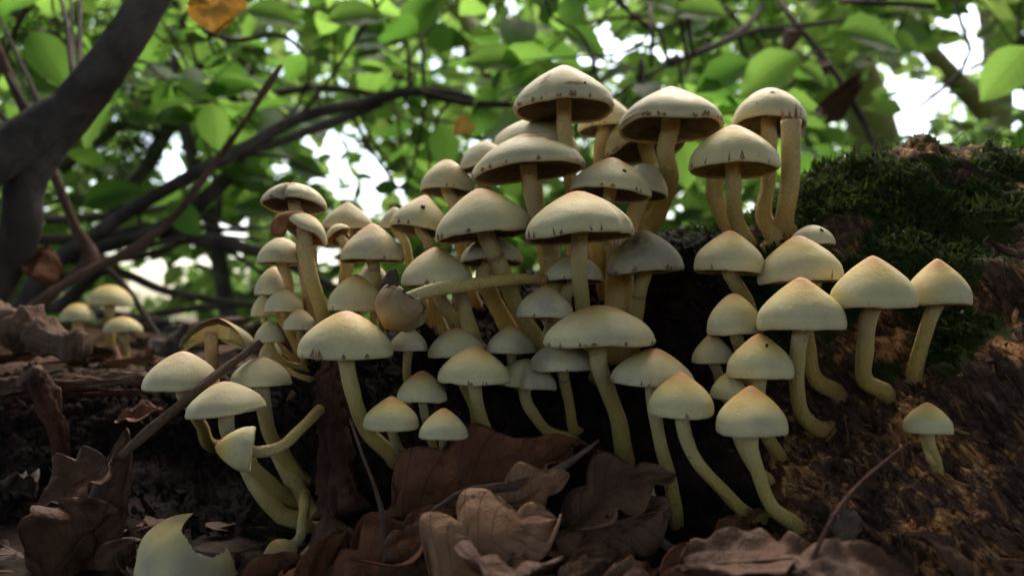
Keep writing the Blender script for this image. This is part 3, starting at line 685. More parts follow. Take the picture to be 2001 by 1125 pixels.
# --- trio behind on the bank
for lab, L, Rr, t_, r_, sx, by, d in (('tallest of the three blurred mushrooms on the leafy bank behind', 172, 258, 556, 595, 213, 662, .64), ('left one of three blurred mushrooms on the leafy bank behind, shortest stem of the pair', 120, 185, 592, 626, 152, 664, .62), ('blurred flat mushroom in front of the tallest one on the leafy bank', 205, 276, 618, 648, 241, 674, .60)):
    bz = P(sx, by, d)
    o = mu(lab, L, Rr, t_, r_, d, [(sx, (r_ + by) / 2), (sx + 2, by), (sx + 2, by + 55)], 22, 'n', 0, 0, 2.1, base=d + .005)
    o['group'] = 'blurred mushrooms on the bank'

# --- broken and fallen ones
def special(lab, loc): return thing('mushroom', [float(v) for v in loc], lab, 'mushroom', GRP)
# capless stem
bp, bn = hit(1538, 455); t = special('capless broken stem with a torn orange top', bp)
stem_part([P(1546, 236, .344), P(1545, 300, .344), P(1541, 380, .346), bp, bp - bn * .004], 38 / 2 / FPX * .357, t, 11, (0, .45, 3, 1))
ac = Acc()
for k in range(9):
    a = k * .7; rr = .0040; b0 = P(1546, 240, .344); ht = (.0035 + .004 * ((k * 37) % 10) / 10)
    q = [b0 + np.array([math.cos(a + d) * rr, math.sin(a + d) * rr, -.001]) for d in (-.38, .38)] + [b0 + np.array([math.cos(a) * rr * 1.05, math.sin(a) * rr * 1.05, ht])] + [b0 + np.array([math.cos(a) * rr * .6, math.sin(a) * rr * .6, -.001])]
    ac.add(q, [(0, 1, 2), (1, 3, 2), (3, 0, 2), (0, 3, 1)])
V, F, _ = ac.out(); mk('torn_top', V, F, M['rot'], t, False)
# orange stem in the left stack
bp, bn = hit(628, 690); t = special('orange-brown capless stem inside the left stack', bp)
stem_part([P(600, 470, .350), P(604, 540, .350), P(612, 600, .345), bp, bp - bn * .004], 38 / 2 / FPX * .35, t, 12, (0, .8, 3, 1))
# curled broken cap of the left stack
bp, bn = hit(640, 690); t = special('curled broken cap with a rotten brown underside on a long bare stem', bp)
c = P(592, 455, .326); ax = np.array([.42, .25, .80])
cap_parts(c, ax, 50 / FPX * .326, 38 / FPX * .326, 2.0, 77, t, (.1, .1, .9, 1), gcol=(.0, 0, 0, 1), notch=((3.4, .5, .35),), wob=.18, gmat=M['rot'])
stem_part([c + np.array([.001, 0, .003]), P(596, 490, .326), P(606, 540, .326), P(626, 600, .328), bp, bp - bn * .004], 33 / 2 / FPX * .326, t, 13, (0, .35, 3, 1))
ac = Acc(); V, F, tt = tube(spline([P(540, 462, .318), P(548, 436, .318), P(575, 424, .322), P(605, 424, .326)], 12), np.array([.002, .003, .0034, .0034, .003, .003, .003, .0028, .0025, .0022, .002, .001]), 10, True, .3, 300, 5)
mk('curled_rim', V, F, M['rot'], t)
# small curled one behind
bp, bn = hit(672, 690); t = special('small curled mushroom with brown hollow cap behind the taupe cap', bp)
c = P(664, 462, .356); cap_parts(c, np.array([-.5, .35, .75]), 27 / FPX * .356, 26 / FPX * .356, 2.0, 31, t, (.1, .2, .9, 1), notch=((.4, .5, .4),), wob=.15, gmat=M['rot'])
stem_part([c, P(680, 490, .356), P(676, 560, .355), bp, bp - bn * .003], 20 / 2 / FPX * .356, t, 14, (0, .3, 3, 1))
# fallen horizontal mushroom
e0, e1 = P(778, 580, .296), P(1066, 546, .318)
t = special('fallen mushroom lying sideways, brownish cap and horizontal stem', e1)
cap_parts(P(792, 592, .299), np.array([-.52, -.42, -.72]), 53 / FPX * .296, 62 / FPX * .296, 2.2, 91, t, (.0, .55, .8, 1), mat=M['capb'], notch=((.5, .4, .22), (3.4, .3, .15)), wob=.22, lumpy=.16, band=.2, tear=lambda q: q[:, 2] > .02 + .10 * np.sin(np.arctan2(q[:, 1], q[:, 0]) * 7) + .05 * np.sin(np.arctan2(q[:, 1], q[:, 0]) * 17))
stem_part([P(785, 590, .297), P(830, 572, .298), P(920, 556, .302), P(1000, 545, .31), e1], 29 / 2 / FPX * .30, t, 15, (0, .1, 3, 1), .75)
# fallen left mushroom
e1 = P(624, 800, .288)
t = special('fallen yellow mushroom whose bent stem points up to the dark stump', e1)
cap_parts(P(490, 878, .262), np.array([-.92, -.25, .12]), 44 / FPX * .262, 66 / FPX * .262, 1.8, 92, t, (.9, .1, .7, 1), gcol=(.3, 0, 0, 1))
stem_part([P(470, 880, .262), P(505, 882, .262), P(548, 872, .264), P(585, 840, .270), e1], 24 / 2 / FPX * .266, t, 16, (0, .25, 3, 1), .95)
# broken half cap
bp, bn = hit(418, 740); t = special('broken half cap showing yellow flesh and gills behind the diagonal stick', bp)
c = P(424, 678, .332)
cap_parts(c, np.array([.05, -.05, 1.0]), 68 / FPX * .332, 56 / FPX * .332, 1.8, 93, t, (.3, .1, .9, 1), gcol=(.95, 0, 0, 1), sweep=(-.35, math.pi + .25))
ac = Acc(); prof = [(-66, 8), (-64, -6), (-50, -22), (-25, -38), (0, -44), (25, -38), (50, -22), (64, -6), (66, 6), (50, -4), (25, -14), (10, -16), (0, -16), (-12, -16), (-25, -14), (-50, -2)]
Vf = [P(424 + a * .98, 678 + b, .330 + .002 * math.cos(i)) for i, (a, b) in enumerate(prof)]; Vb = [v + np.array([0, .002, 0]) for v in Vf]; n = len(prof)
F = [(i, i + 1, n - 2 - i + 1 - 0, (n - i) % n) for i in range(0)]
F = [(k, k + 1, 15 - k, (16 - k) % 16) for k in range(0, 8)]
F += [tuple(i + n for i in f[::-1]) for f in F] + [(i, i + n, (i + 1) % n + n, (i + 1) % n) for i in range(n)]
F = [tuple(dict.fromkeys(f)) for f in F]; F = [f for f in F if len(f) > 2]
mk('torn_flesh', Vf + Vb, F, M['flesh'], t, False)
stem_part([P(414, 650, .331), P(413, 680, .331), P(415, 705, .335), bp, bp - bn * .003], 26 / 2 / FPX * .332, t, 17, (0, .75, 3, 1), 1.0)
# low ones on the ground, left
bp = P(596, 965, .30); t = special('small drooping mushroom hanging upside down near the ground', bp)
c = P(548, 1085, .272); cap_parts(c, np.array([-.25, -.3, .85]), 34 / FPX * .272, 34 / FPX * .272, 1.9, 94, t, (.6, .2, .6, 1))
stem_part([c + np.array([0, 0, .002]), P(578, 1060, .275), P(593, 1010, .285), bp], 22 / 2 / FPX * .28, t, 18, (0, .1, 3, 1))
bp = P(636, 1046, .268); t = special('short broken stem stub lying beside the dark stump', bp)
stem_part([P(572, 1112, .262), P(600, 1085, .263), P(622, 1062, .266), bp], 26 / 2 / FPX * .265, t, 19, (0, .2, 3, 1), .95)
bp = P(372, 1118, .258); t = special('torn piece of a pale cap lying on the dark ground', bp)
cap_parts(P(368, 1140, .262), np.array([-.16, -.15, .97]), 92 / FPX * .262, 132 / FPX * .262, 3.3, 95, t, (.55, .6, .3, 1), wob=.12, gill=False, lumpy=.07,
    tear=lambda q: (q[:, 1] < .3) & ~((q[:, 0] > .30) & (q[:, 0] < .90) & (q[:, 2] > 1.05 - 1.25 * np.clip(q[:, 0] - .22, 0, .5) + .02 * np.sin(q[:, 0] * 19))) & ~((q[:, 0] >= .90) & (q[:, 2] > .62)) )
# extra stems seen low in the gaps
for lab, pts, w, D, og in (
    ('thick orange-brown stem bundle behind the stained grey cap', [(1212, 480), (1210, 540), (1205, 620), (1200, 690)], 58, .352, .55),
    ('pale stem left of the notched cap stem', [(1076, 440), (1078, 500), (1082, 580), (1088, 660)], 34, .338, .1),
    ('yellow stem beside the tan-crowned cap stem', [(896, 560), (905, 600), (922, 650), (935, 690)], 34, .332, .3),
    ('drooping stem stub low behind the lowest right cap', [(1440, 840), (1455, 880), (1480, 920), (1500, 940)], 26, .275, .3),
    ('second slim stem fused to the lone little yellow cap', [(1806, 845), (1808, 870), (1816, 895), (1828, 915)], 14, .256, 0.),
    ('stout stem rising from the torn stub among the leaves', [(1255, 945), (1265, 975), (1280, 1000), (1290, 1015)], 40, .283, .1),
    ('curved stem under the drooping grey-green cap', [(478, 890), (505, 950), (550, 1005), (606, 1030)], 38, .318, .2),
    ('yellow stem base wedged by the dark stump', [(545, 880), (580, 950), (612, 1000), (640, 1012)], 38, .322, .2)):
    bp, bn = hit(*pts[-1])
    if bp is None: bp, bn = P(*pts[-1], D + .01), np.array([0, -1, 0])
    t = special(lab, bp); stem_part([P(*q, D) for q in pts[:-1]] + [bp, bp - bn * .003], w / 2 / FPX * D, t, hash_lab(lab) % 300, (0, og, 3, 1))

# black flecks and rust patches as small geometry are skipped: they are part of the cap material

# ------------------------------------------------------------------ dead wood, sticks
def stick(name, pts, mat, lab, cat, seg=10, nz=.12, n=36, ridge=0.0, flat=1.0, group=None, taper=None, knots=()):
    """pts: (px,py,D,wpx)"""
    q = np.array([np.r_[P(a, b, d), w / 2 / FPX * d] for a, b, d, w in pts]); s = spline(q, n)
    rad = s[:, 3].copy()
    for (kt, kh, kw) in knots: rad *= 1 + kh * np.exp(-((np.linspace(0, 1, n) - kt) / kw)**2)
    V, F, _ = tube(s[:, :3], rad, seg, True, nz, 90, hash_lab(lab) % 99, ridge, flat)
    o = mk(name, V, F, mat, None, True, origin=s[0, :3]); return tag(o, lab, cat, group)
stick('stick', [(508, 670, .305, 16), (430, 728, .290, 17), (340, 802, .278, 18), (270, 862, .270, 18), (235, 892, .266, 12)], M['bark_brown'], 'dark flat stick leaning diagonally across the left hollow', 'stick', 24, .15, 130, ridge=.45)
stick('knotted_branch', [(-60, 640, .42, 60), (20, 628, .41, 56), (70, 650, .40, 60), (120, 672, .39, 54), (162, 682, .385, 50)], M['deadwood'], 'knotted old branch stub with rough rings on the left bank', 'branch', 36, .25, 140, ridge=.42, knots=((.22, .55, .035), (.50, .6, .04), (.68, .45, .035), (.95, .30, .03)))
stick('twig', [(684, 818, .262, 5), (705, 880, .258, 6), (735, 960, .250, 8), (748, 1010, .246, 12), (752, 1070, .242, 10), (756, 1140, .238, 11)], M['bark_brown'], 'thin upright twig standing in front of the dark stump', 'twig', 8, .15)
stick('twig', [(1778, 862, .225, 3), (1740, 893, .22, 7), (1690, 935, .21, 8), (1645, 985, .20, 9), (1612, 1040, .192, 9), (1588, 1090, .186, 10), (1560, 1150, .18, 11)], M['redwood'], 'dark blurred leaf stalk arching in front of the bare wood', 'twig', 8, .1)
stick('twig', [(1220, 1015, .245, 16), (1280, 1050, .240, 18), (1340, 1090, .236, 16), (1390, 1120, .232, 14)], M['bark_brown'], 'short brown twig lying under the oak leaf', 'twig', 8, .3)
stick('twig', [(1170, 860, .262, 6), (1110, 905, .255, 13), (1020, 945, .247, 20), (900, 965, .240, 15), (840, 1000, .236, 6)], M['bark_brown'], 'dark curved stalk lying along the large reddish leaf', 'twig', 14, .2, 90, ridge=.5)
# splintered ledge on the left, child slabs of the log
def slab(pts, thick, mat, nm='wood_slab', seed=1):
    q = np.array([np.r_[P(a, b, d), w / 2 / FPX * d] for a, b, d, w in pts]); s = spline(q, 160); V, F, _ = tube(s[:, :3], s[:, 3], 40, True, .30, 110, seed, .75)
    V = V.copy(); return mk(nm, V, F, mat, log)
slab([(-160, 748, .375, 34), (0, 752, .37, 34), (120, 748, .37, 30), (220, 742, .37, 24), (300, 742, .37, 22), (345, 746, .37, 12)], 0, M['deadwood'], 'wood_slab', 4)
slab([(-160, 775, .38, 20), (0, 772, .375, 18), (150, 768, .375, 16), (290, 766, .375, 10)], 0, M['redwood'], 'wood_slab', 5)
slab([(62, 716, .36, 30), (85, 770, .355, 50), (112, 830, .355, 34), (128, 900, .36, 18), (132, 930, .365, 6)], 0, M['redwood'], 'wood_slab', 6)
slab([(40, 760, .365, 10), (60, 742, .357, 40), (75, 720, .355, 22)], 0, M['deadwood'], 'wood_slab', 7)
slab([(655, 680, .330, 40), (652, 760, .315, 62), (655, 840, .305, 70), (662, 920, .295, 74), (668, 1010, .285, 84)], 0, M['redwood'], 'wood_slab', 8)
slab([(400, 740, .40, 30), (425, 860, .395, 34), (430, 960, .39, 26), (428, 1040, .385, 12)], 0, M['redwood'], 'wood_slab', 9)

# ------------------------------------------------------------------ dead leaves
def dead_leaf(lab, base, tip, side, mat, lobes=0, curl=.2, fold=.15, seed=1, mid=None, name='dead_leaf', holes=False, stalk=0.0, group='fallen dead leaves', parent=None, nu=34, nv=17):
    """base/tip: (px,py,D); side: (dpx,dpy,dD) half-width vector at the middle"""
    b, t = P(*base), P(*tip)
    mpx = mid or tuple((np.array(base) + np.array(tip)) / 2)
    m = P(*mpx); sv = P(mpx[0] + side[0], mpx[1] + side[1], mpx[2] + side[2]) - m
    hw = np.linalg.norm(sv)
    path = spline([b, m, t], nu); T = np.gradient(path, axis=0); T /= np.linalg.norm(T, axis=1)[:, None]
    sd_ = sv / hw; Sd = sd_ - T * (T @ sd_)[:, None]; Sd /= np.linalg.norm(Sd, axis=1)[:, None]; Nm = np.cross(T, Sd)
    u_ = np.linspace(0, 1, nu); v_ = np.linspace(-1, 1, nv)
    w = np.sin(np.pi * np.clip(u_, 0, 1)**.8)**.75
    wl = []
    for sg in (0, 1):
        lb = 1.0 if not lobes else (.52 + .52 * np.abs(np.sin(np.pi * lobes * (u_ * .92 + .05 * sg) + seed))**.8)
        wl.append(w * lb * (1 + .12 * noise(np.stack([u_ * 5, u_ * 0 + sg * 9, u_ * 0 + seed], -1), seed)) + .012)
    V = np.zeros((nu, nv, 3)); UV = np.zeros((nu, nv, 3))
    L = np.linalg.norm(t - b)
    for j, vv in enumerate(v_):
        ww = wl[0] if vv < 0 else wl[1]
        s_ = vv * hw * ww
        bend = hw * (fold * abs(vv) * 1.2 - curl * vv * abs(vv) * 1.2 * (1 if seed % 2 else -1) + curl * .8 * vv * vv)
        q = np.stack([u_ * 4, u_ * 0 + vv * 2.2, u_ * 0 + seed * 3.1], -1)
        nzv = hw * (.26 * noise(q, seed) + .14 * noise(q * 2.6, seed + 3)) * (.3 + abs(vv))
        V[:, j] = path + Sd * s_[:, None] + Nm * (bend * w + nzv)[:, None]
        UV[:, j] = np.stack([u_, u_ * 0 + vv, u_ * 0], -1)
    F = gridfaces(nu, nv)
    if holes:
        fc = V.reshape(-1, 3)[F].mean(1); keep = fbm(fc * 170, 2, seed) < .52; F = F[keep]
    o = mk(name, V.reshape(-1, 3), F, mat, parent, True, {'uvl': UV.reshape(-1, 3)}, origin=b if parent is None else None)
    md = o.modifiers.new('thick', 'SOLIDIFY'); md.thickness = .0003; md.offset = 0
    if parent is None:
        tag(o, lab, 'leaf', group); o['_o'] = [float(v) for v in b]
        rp = path + Nm * .0002; ext = b - (path[1] - path[0]) / np.linalg.norm(path[1] - path[0]) * L * (.04 + stalk)
        rp = np.concatenate([[ext], rp]); rr = np.linspace(.0007, .0002, len(rp)) * min(1.6, max(.6, hw / .015))
        Vr, Fr, _ = tube(rp, rr, 6, True); mk('midrib', Vr, Fr, mat, o, attrs={'uvl': np.tile([.05, .6, 0], (len(Vr), 1))})
    return o
DL = dead_leaf
DL('large reddish oak leaf lying against the dark hollow in the middle', (690, 1100, .245), (1120, 880, .272), (-70, -92, .012), M['deadR'], 4, .25, .1, 3, (880, 975, .256))
DL('reddish lower half of a curled leaf under the large oak leaf', (640, 1150, .236), (900, 1000, .246), (60, 50, -.006), M['deadR'], 3, .3, .15, 4)
DL('tan oak leaf facing up in front, with dark veins', (845, 1150, .215), (1090, 1015, .228), (95, 85, -.006), M['deadT'], 3, .2, .12, 6, (965, 1055, .222))
DL('tan leaf lobe behind the front tan oak leaf', (960, 1010, .24), (1110, 925, .25), (38, 50, .0), M['deadT'], 2, .3, .2, 8)
DL('mauve-brown oak leaf propped beneath the thick stem', (1100, 1040, .246), (1320, 925, .254), (-38, -62, .008), M['deadB'], 3, .25, .1, 9, (1190, 965, .25), holes=True)
DL('lower brown leaf under the mauve-brown oak leaf', (1080, 1050, .240), (1310, 990, .242), (14, 42, -.012), M['deadB'], 3, .2, .2, 10)
DL('crinkled brown leaf beside the upright twig', (740, 1130, .236), (885, 1045, .242), (40, 52, -.004), M['deadB'], 0, .3, .2, 12)
DL('narrow curled leaf edge left of the upright twig', (700, 1120, .246), (640, 992, .258), (34, -14, .006), M['deadB'], 2, .5, .3, 13)
DL('small pinkish brown leaf at the bottom beside the tan oak leaf', (1095, 1150, .222), (1205, 1078, .228), (36, 38, -.004), M['deadB'], 0, .2, .35, 14)
DL('broad blurred brown leaf at the bottom right', (1330, 1110, .205), (1625, 1085, .195), (-14, -62, .014), M['deadB'], 0, .2, .1, 15)
DL('orange-brown leaf under the broad blurred brown leaf', (1290, 1130, .222), (1480, 1040, .232), (30, 40, -.006), M['deadR'], 2, .2, .1, 16)
DL('blurred reddish leaf with pale stalk at the bottom right corner', (1560, 1120, .18), (1790, 1140, .19), (0, -46, .01), M['deadB'], 0, .2, .2, 17)
DL('small grey leaf pressed on the bare wood', (1640, 990, .262), (1660, 1075, .245), (28, -4, .0), M['deadD'], 0, .2, .2, 18)
DL('long brown leaf standing up in the left hollow', (150, 1150, .285), (250, 838, .300), (42, 18, .0), M['deadB'], 0, .35, .25, 19, (200, 990, .288))
DL('dark oak leaf leaning left of the long standing leaf', (215, 905, .292), (75, 985, .282), (14, 62, -.006), M['deadB'], 2, .2, .15, 20)
DL('shadowed leaf below the dark oak leaf', (95, 1140, .27), (215, 985, .285), (44, 20, .02), M['deadB'], 2, .3, .1, 21)
DL('small rounded leaf tip at the foot of the long standing leaf', (190, 1110, .27), (262, 1056, .272), (18, 26, 0), M['deadB'], 0, .2, .1, 22)
DL('red-brown crumpled leaf caught on the ledge behind the stick', (228, 822, .345), (318, 800, .345), (4, -26, .004), M['deadR'], 2, .4, .2, 23)
DL('small dark chip of leaf behind the fallen horizontal stem', (752, 575, .302), (772, 524, .304), (16, 2, 0), M['deadD'], 0, .4, .3, 24)
DL('reddish crumpled leaf pieces in the hollow beside the grey-green caps', (560, 790, .345), (600, 765, .345), (6, 16, 0), M['deadR'], 0, .4, .3, 25)
DL('dry brown leaf scrap at the bottom behind the stem stub', (470, 1135, .25), (590, 1085, .255), (10, 28, 0), M['deadR'], 0, .3, .2, 26)
DL('big brown leaf curled on the bank behind the knotted branch', (20, 716, .50), (170, 690, .53), (6, 22, -.03), M['deadB'], 0, .4, .2, 27)
DL('brown leaf on the bank under the blurred trio', (205, 716, .53), (300, 700, .55), (-4, 16, -.03), M['deadR'], 0, .3, .2, 28)
DL('grey-brown leaf standing on the bank beside the blurred trio', (300, 690, .52), (368, 632, .54), (16, 24, 0), M['deadD'], 0, .3, .2, 29)
DL('dry leaf hanging in the branches beside the big left trunk', (60, 540, .62), (95, 480, .64), (34, 8, 0), M['deadR'], 0, .5, .3, 30)
DL('long rolled leaf on the bank between the blurred trio and the left stack', (330, 655, .60), (500, 622, .62), (0, 16, 0), M['deadB'], 0, .4, .2, 31)
DL('long brown leaf lying low at the left edge of the bank', (-40, 720, .47), (170, 700, .48), (0, 26, -.02), M['deadB'], 0, .3, .1, 33)

r_ = random.Random(77)
for k, (px, py, D, L_, mt, lab) in enumerate([(470, 1110, .27, 70, 'deadB', 'small curled leaf left of the stem stub on the dark ground'), (265, 1118, .275, 80, 'deadD', 'dark leaf scrap behind the torn pale cap piece'), (40, 1085, .30, 110, 'deadD', 'wide shadowed leaf low in the left corner of the hollow'),
    (30, 960, .34, 80, 'deadD', 'small shadowed leaf stuck on the hollow wall'), (1250, 1105, .225, 90, 'deadB', 'brown leaf flat on the ground between the oak leaf and the tan leaf'), (1000, 1130, .20, 80, 'deadB', 'dark lower edge leaf under the front tan oak leaf'),
    (1440, 1010, .275, 60, 'deadR', 'small reddish leaf tip standing by the sweeping stem'), (1880, 1090, .225, 90, 'deadB', 'brown leaf scrap lying on the bare wood in the corner'), (600, 1140, .245, 90, 'deadR', 'reddish leaf edge below the narrow curled leaf'), (1180, 905, .285, 55, 'deadR', 'crumpled red leaf fragment beside the thick stem foot')]):
    a = r_.uniform(0, 6.28); b = r_.uniform(-.012, .012)
    DL(lab, (px - L_ / 2 * math.cos(a), py - L_ / 3 * math.sin(a), D + b), (px + L_ / 2 * math.cos(a), py + L_ / 3 * math.sin(a), D - b), (-L_ * .3 * math.sin(a), L_ * .25 * math.cos(a), -.012), M[mt], (0, 2, 3)[k % 3], .35, .2, 50 + k, nu=20, nv=11)

# crumbs of rotten wood clinging to the log
def crumbs(n, seed):
    r = np.random.default_rng(seed); w_ = ((fl[:, 0] > -.3) & (fl[:, 0] < .32) & (np.arange(len(fl)) % (nf + nb) < nf)).astype(float) * np.clip(1 - 2.2 * mv, 0, 1); w_ /= w_.sum(); i_ = r.choice(len(fl), n, p=w_)
    sz = r.gamma(2.0, .00032, n) + .0003; c_ = fl[i_] + fn[i_] * (sz * .3)[:, None] + r.normal(0, .0006, (n, 3))
    oc = np.array([[1, 0, 0], [-1, 0, 0], [0, 1, 0], [0, -1, 0], [0, 0, 1], [0, 0, -1]], float); q = oc[None] * r.uniform(.5, 1.4, (n, 6, 1)) + r.normal(0, .25, (n, 6, 3))
    st = ga[None] * r.uniform(0, 1.6, (n, 1)); q = q + (q @ ga)[..., None] * st[:, None]
    V = c_[:, None] + q * sz[:, None, None]; f = np.array([[0, 2, 4], [2, 1, 4], [1, 3, 4], [3, 0, 4], [2, 0, 5], [1, 2, 5], [3, 1, 5], [0, 3, 5]])
    F = (np.arange(n)[:, None, None] * 6 + f[None]).reshape(-1, 3)
    z_ = np.clip(zone.ravel()[i_] + r.uniform(-.2, .30, n), 0, 1)
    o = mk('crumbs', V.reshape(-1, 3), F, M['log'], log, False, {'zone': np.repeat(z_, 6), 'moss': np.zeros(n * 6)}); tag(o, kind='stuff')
crumbs(9000, 12)

# leaf litter over the near ground and bank: one object
def litter(n, seed):
    r = np.random.default_rng(seed); th = r.uniform(0, 2 * np.pi, n)
    x = np.concatenate([r.uniform(-1.6, 1.6, n // 2), r.normal(0, 3.5, n - n // 2)]); y = np.concatenate([r.uniform(-1.2, 2.4, n // 2), r.normal(1, 3.5, n - n // 2)])
    ok = ~((y > .19) & (y < .52) & (x > -.45) & (x < .75)) & ~((np.abs(x) < .14) & (np.abs(y) < .12))
    x, y, th = x[ok], y[ok], th[ok]; ne = 130; x = np.r_[x, r.uniform(-.24, .02, ne)]; y = np.r_[y, r.uniform(.235, .335, ne)]; th = np.r_[th, r.uniform(0, 6.28, ne)]
    k = len(x); z = ground_z(x, y) + .003
    sz = np.r_[r.uniform(.03, .07, k - ne), r.uniform(.008, .022, ne)]; tl = r.normal(0, .16, (k, 2))
    tmpl = np.array([[0, 0, 0], [.28, .24, .05], [.28, -.24, .05], [.28, 0, 0], [.66, .26, .08], [.66, -.26, .06], [.66, 0, .0], [1, 0, .05]])
    q = tmpl[None] * sz[:, None, None]; q = q - np.array([.5, 0, 0]) * sz[:, None, None]
    q[..., 2] += tl[:, :1] * q[..., 0] + tl[:, 1:] * q[..., 1]
    c, s_ = np.cos(th)[:, None], np.sin(th)[:, None]
    V = np.stack([c * q[..., 0] - s_ * q[..., 1] + x[:, None], s_ * q[..., 0] + c * q[..., 1] + y[:, None], q[..., 2] + z[:, None] + .25 * sz[:, None] * np.abs(tl).sum(1)[:, None]], -1)
    f = np.array([[0, 2, 3, 3], [0, 3, 1, 1], [3, 2, 5, 6], [3, 6, 4, 1], [6, 5, 7, 7], [6, 7, 4, 4]])
    F = [tuple(dict.fromkeys(a)) for a in (np.arange(k)[:, None, None] * 8 + f[None]).reshape(-1, 4).tolist()]
    uv = np.tile(np.c_[tmpl[:, 0], tmpl[:, 1] * 3, tmpl[:, 0] * 0], (k, 1))
    o = mk('leaf_litter', V.reshape(-1, 3), F, M['deadB'], attrs={'uvl': uv}); tag(o, 'brown leaf litter covering the forest floor', 'leaf litter', kind='stuff')
litter(9000, 4)

# ------------------------------------------------------------------ trees, shrubs, foliage
def limb(pts, root, mat, nm='limb', seg=12, nz=.08, n=40):
    q = np.array([np.r_[P(a, b, d), w / 2 / FPX * d] for a, b, d, w in pts]); s = spline(q, n)
    V, F, _ = tube(s[:, :3], np.maximum(s[:, 3], .0004), seg, True, nz, 12 / max(.02, s[:, 3].mean() * 8), len(pts))
    mk(nm, V, F, mat, root); return s[:, :3]

def leaf_mesh(seed, nu=8, nv=5):
    r = random.Random(seed); V = []; UV = []
    for i in range(nu):
        t = i / (nu - 1); w = .33 * math.sin(math.pi * min(1, t**.85))**.8 + .004
        for j in range(nv):
            v = 2 * j / (nv - 1) - 1; V.append((t, v * w, .10 * abs(v) * w * 3 - .18 * (t - .3)**2 + .02 * math.sin(t * 25) * abs(v) + r.uniform(-.006, .006))); UV.append((t, v, 0))
    me = bpy.data.meshes.new('leaf'); me.from_pydata(V, [], [tuple(f) for f in gridfaces(nu, nv).tolist()])
    me.polygons.foreach_set('use_smooth', np.full(len(me.polygons), True))
    a = me.attributes.new('uvl', 'FLOAT_VECTOR', 'POINT'); a.data.foreach_set('vector', np.array(UV, np.float32).ravel()); me.materials.append(M['leafA']); return me
LM = [leaf_mesh(i) for i in range(5)]

def put_leaf(root, p, d, n, L, me=None):
    d = d / np.linalg.norm(d); n = n - d * (n @ d); n /= np.linalg.norm(n) + 1e-9; c = np.cross(n, d)
    o = bpy.data.objects.new('leaf', me or random.choice(LM)); COL.objects.link(o); o.parent = root
    p = p - np.array(root['_o'])
    o.matrix_local = Matrix(((d[0] * L, c[0] * L, n[0] * L, p[0]), (d[1] * L, c[1] * L, n[1] * L, p[1]), (d[2] * L, c[2] * L, n[2] * L, p[2]), (0, 0, 0, 1)))

def twig_leaves(root, limbs, n, pxr, pyr, Dr, seed, mat, lsz=(.05, .085)):
    r = np.random.default_rng(seed); allp = np.concatenate(limbs); ac = Acc(); total = 0
    for k in range(n):
        D = r.uniform(*Dr); qx, qy = r.uniform(*pxr), r.uniform(*pyr)
        if float(gapmask(np.array([qx]), np.array([qy]), r)[0]) > .35 or any(((qx - a_) / x_)**2 + ((qy - b_) / y_)**2 < 1 for a_, b_, x_, y_ in TRK): continue
        p0 = P(qx, qy, D)
        j = int(np.argmin(((allp - p0)**2).sum(1) )); a = allp[j]
        dirv = (p0 - a); dirv[2] *= .4; dirv /= np.linalg.norm(dirv) + 1e-9; dirv = dirv * .6 + r.normal(0, .5, 3) * np.array([1, 1, .3]); dirv /= np.linalg.norm(dirv)
        ln = r.uniform(.14, .26); p1 = p0 + dirv * ln - np.array([0, 0, .03])
        path = spline([a, a * .4 + p0 * .6 + np.array([0, 0, .03]), p0, p1], 22)
        V, F, _ = tube(path, np.linspace(.0026, .0008, 22), 6); ac.add(V, F)
        m = int(r.integers(5, 9))
        for q in range(m):
            f = q / (m - 1); pp = p0 + (p1 - p0) * f; sg = 1 if q % 2 else -1
            sidev = np.cross(dirv, [0, 0, 1]); sidev /= np.linalg.norm(sidev) + 1e-9
            ld = dirv * .7 + sidev * sg * .8 + np.array([0, 0, -.25]) + r.normal(0, .25, 3) if q < m - 1 else dirv
            lp = pp + ld / np.linalg.norm(ld) * .035; dz_ = (lp - CAM) @ np.array([0, cp, sp]); lx = 1000.5 + lp[0] / dz_ * FPX; ly = 562.5 - ((lp - CAM) @ np.array([0, -sp, cp])) / dz_ * FPX
            if float(gapmask(np.array([lx]), np.array([ly]), r)[0]) > .45: continue
            nn = np.array([0, -.35, 1.0]) + r.normal(0, .45, 3); put_leaf(root, pp, ld, nn, r.uniform(*lsz)); total += 1
    V, F, _ = ac.out(); mk('twigs', V, F, mat, root); return total

TMPL = np.array([[0, 0, 0], [.28, .27, .05], [.28, -.27, .05], [.28, 0, 0], [.66, .26, .05], [.66, -.26, .05], [.66, 0, -.02], [1, 0, -.08]])
TF = np.array([[0, 2, 3], [0, 3, 1], [3, 2, 5], [3, 5, 6], [3, 6, 4], [3, 4, 1], [6, 5, 7], [6, 7, 4]])
def leaf_cloud(pts, sz, seed, name, root, mat='leafG', flat=.6):
    r = np.random.default_rng(seed); k = len(pts)
    n = r.normal(0, flat, (k, 3)) + np.array([0, -.25, 1.0]); n /= np.linalg.norm(n, axis=1)[:, None]
    d = np.cross(n, r.normal(0, 1, (k, 3))); d /= np.linalg.norm(d, axis=1)[:, None]; c = np.cross(n, d)
    T = TMPL * np.array([1, 1.1, 1]); q = (T[None, :, :1] * d[:, None] + T[None, :, 1:2] * c[:, None] + T[None, :, 2:] * n[:, None]) * sz[:, None, None]
    V = pts[:, None] + q; F = (np.arange(k)[:, None, None] * 8 + TF[None]).reshape(-1, 3)
    o = mk(name, V.reshape(-1, 3), F, M[mat], root, True, {'var': np.repeat(r.beta(1.6, 1.6, k), 8)}); tag(o, kind='stuff'); return o

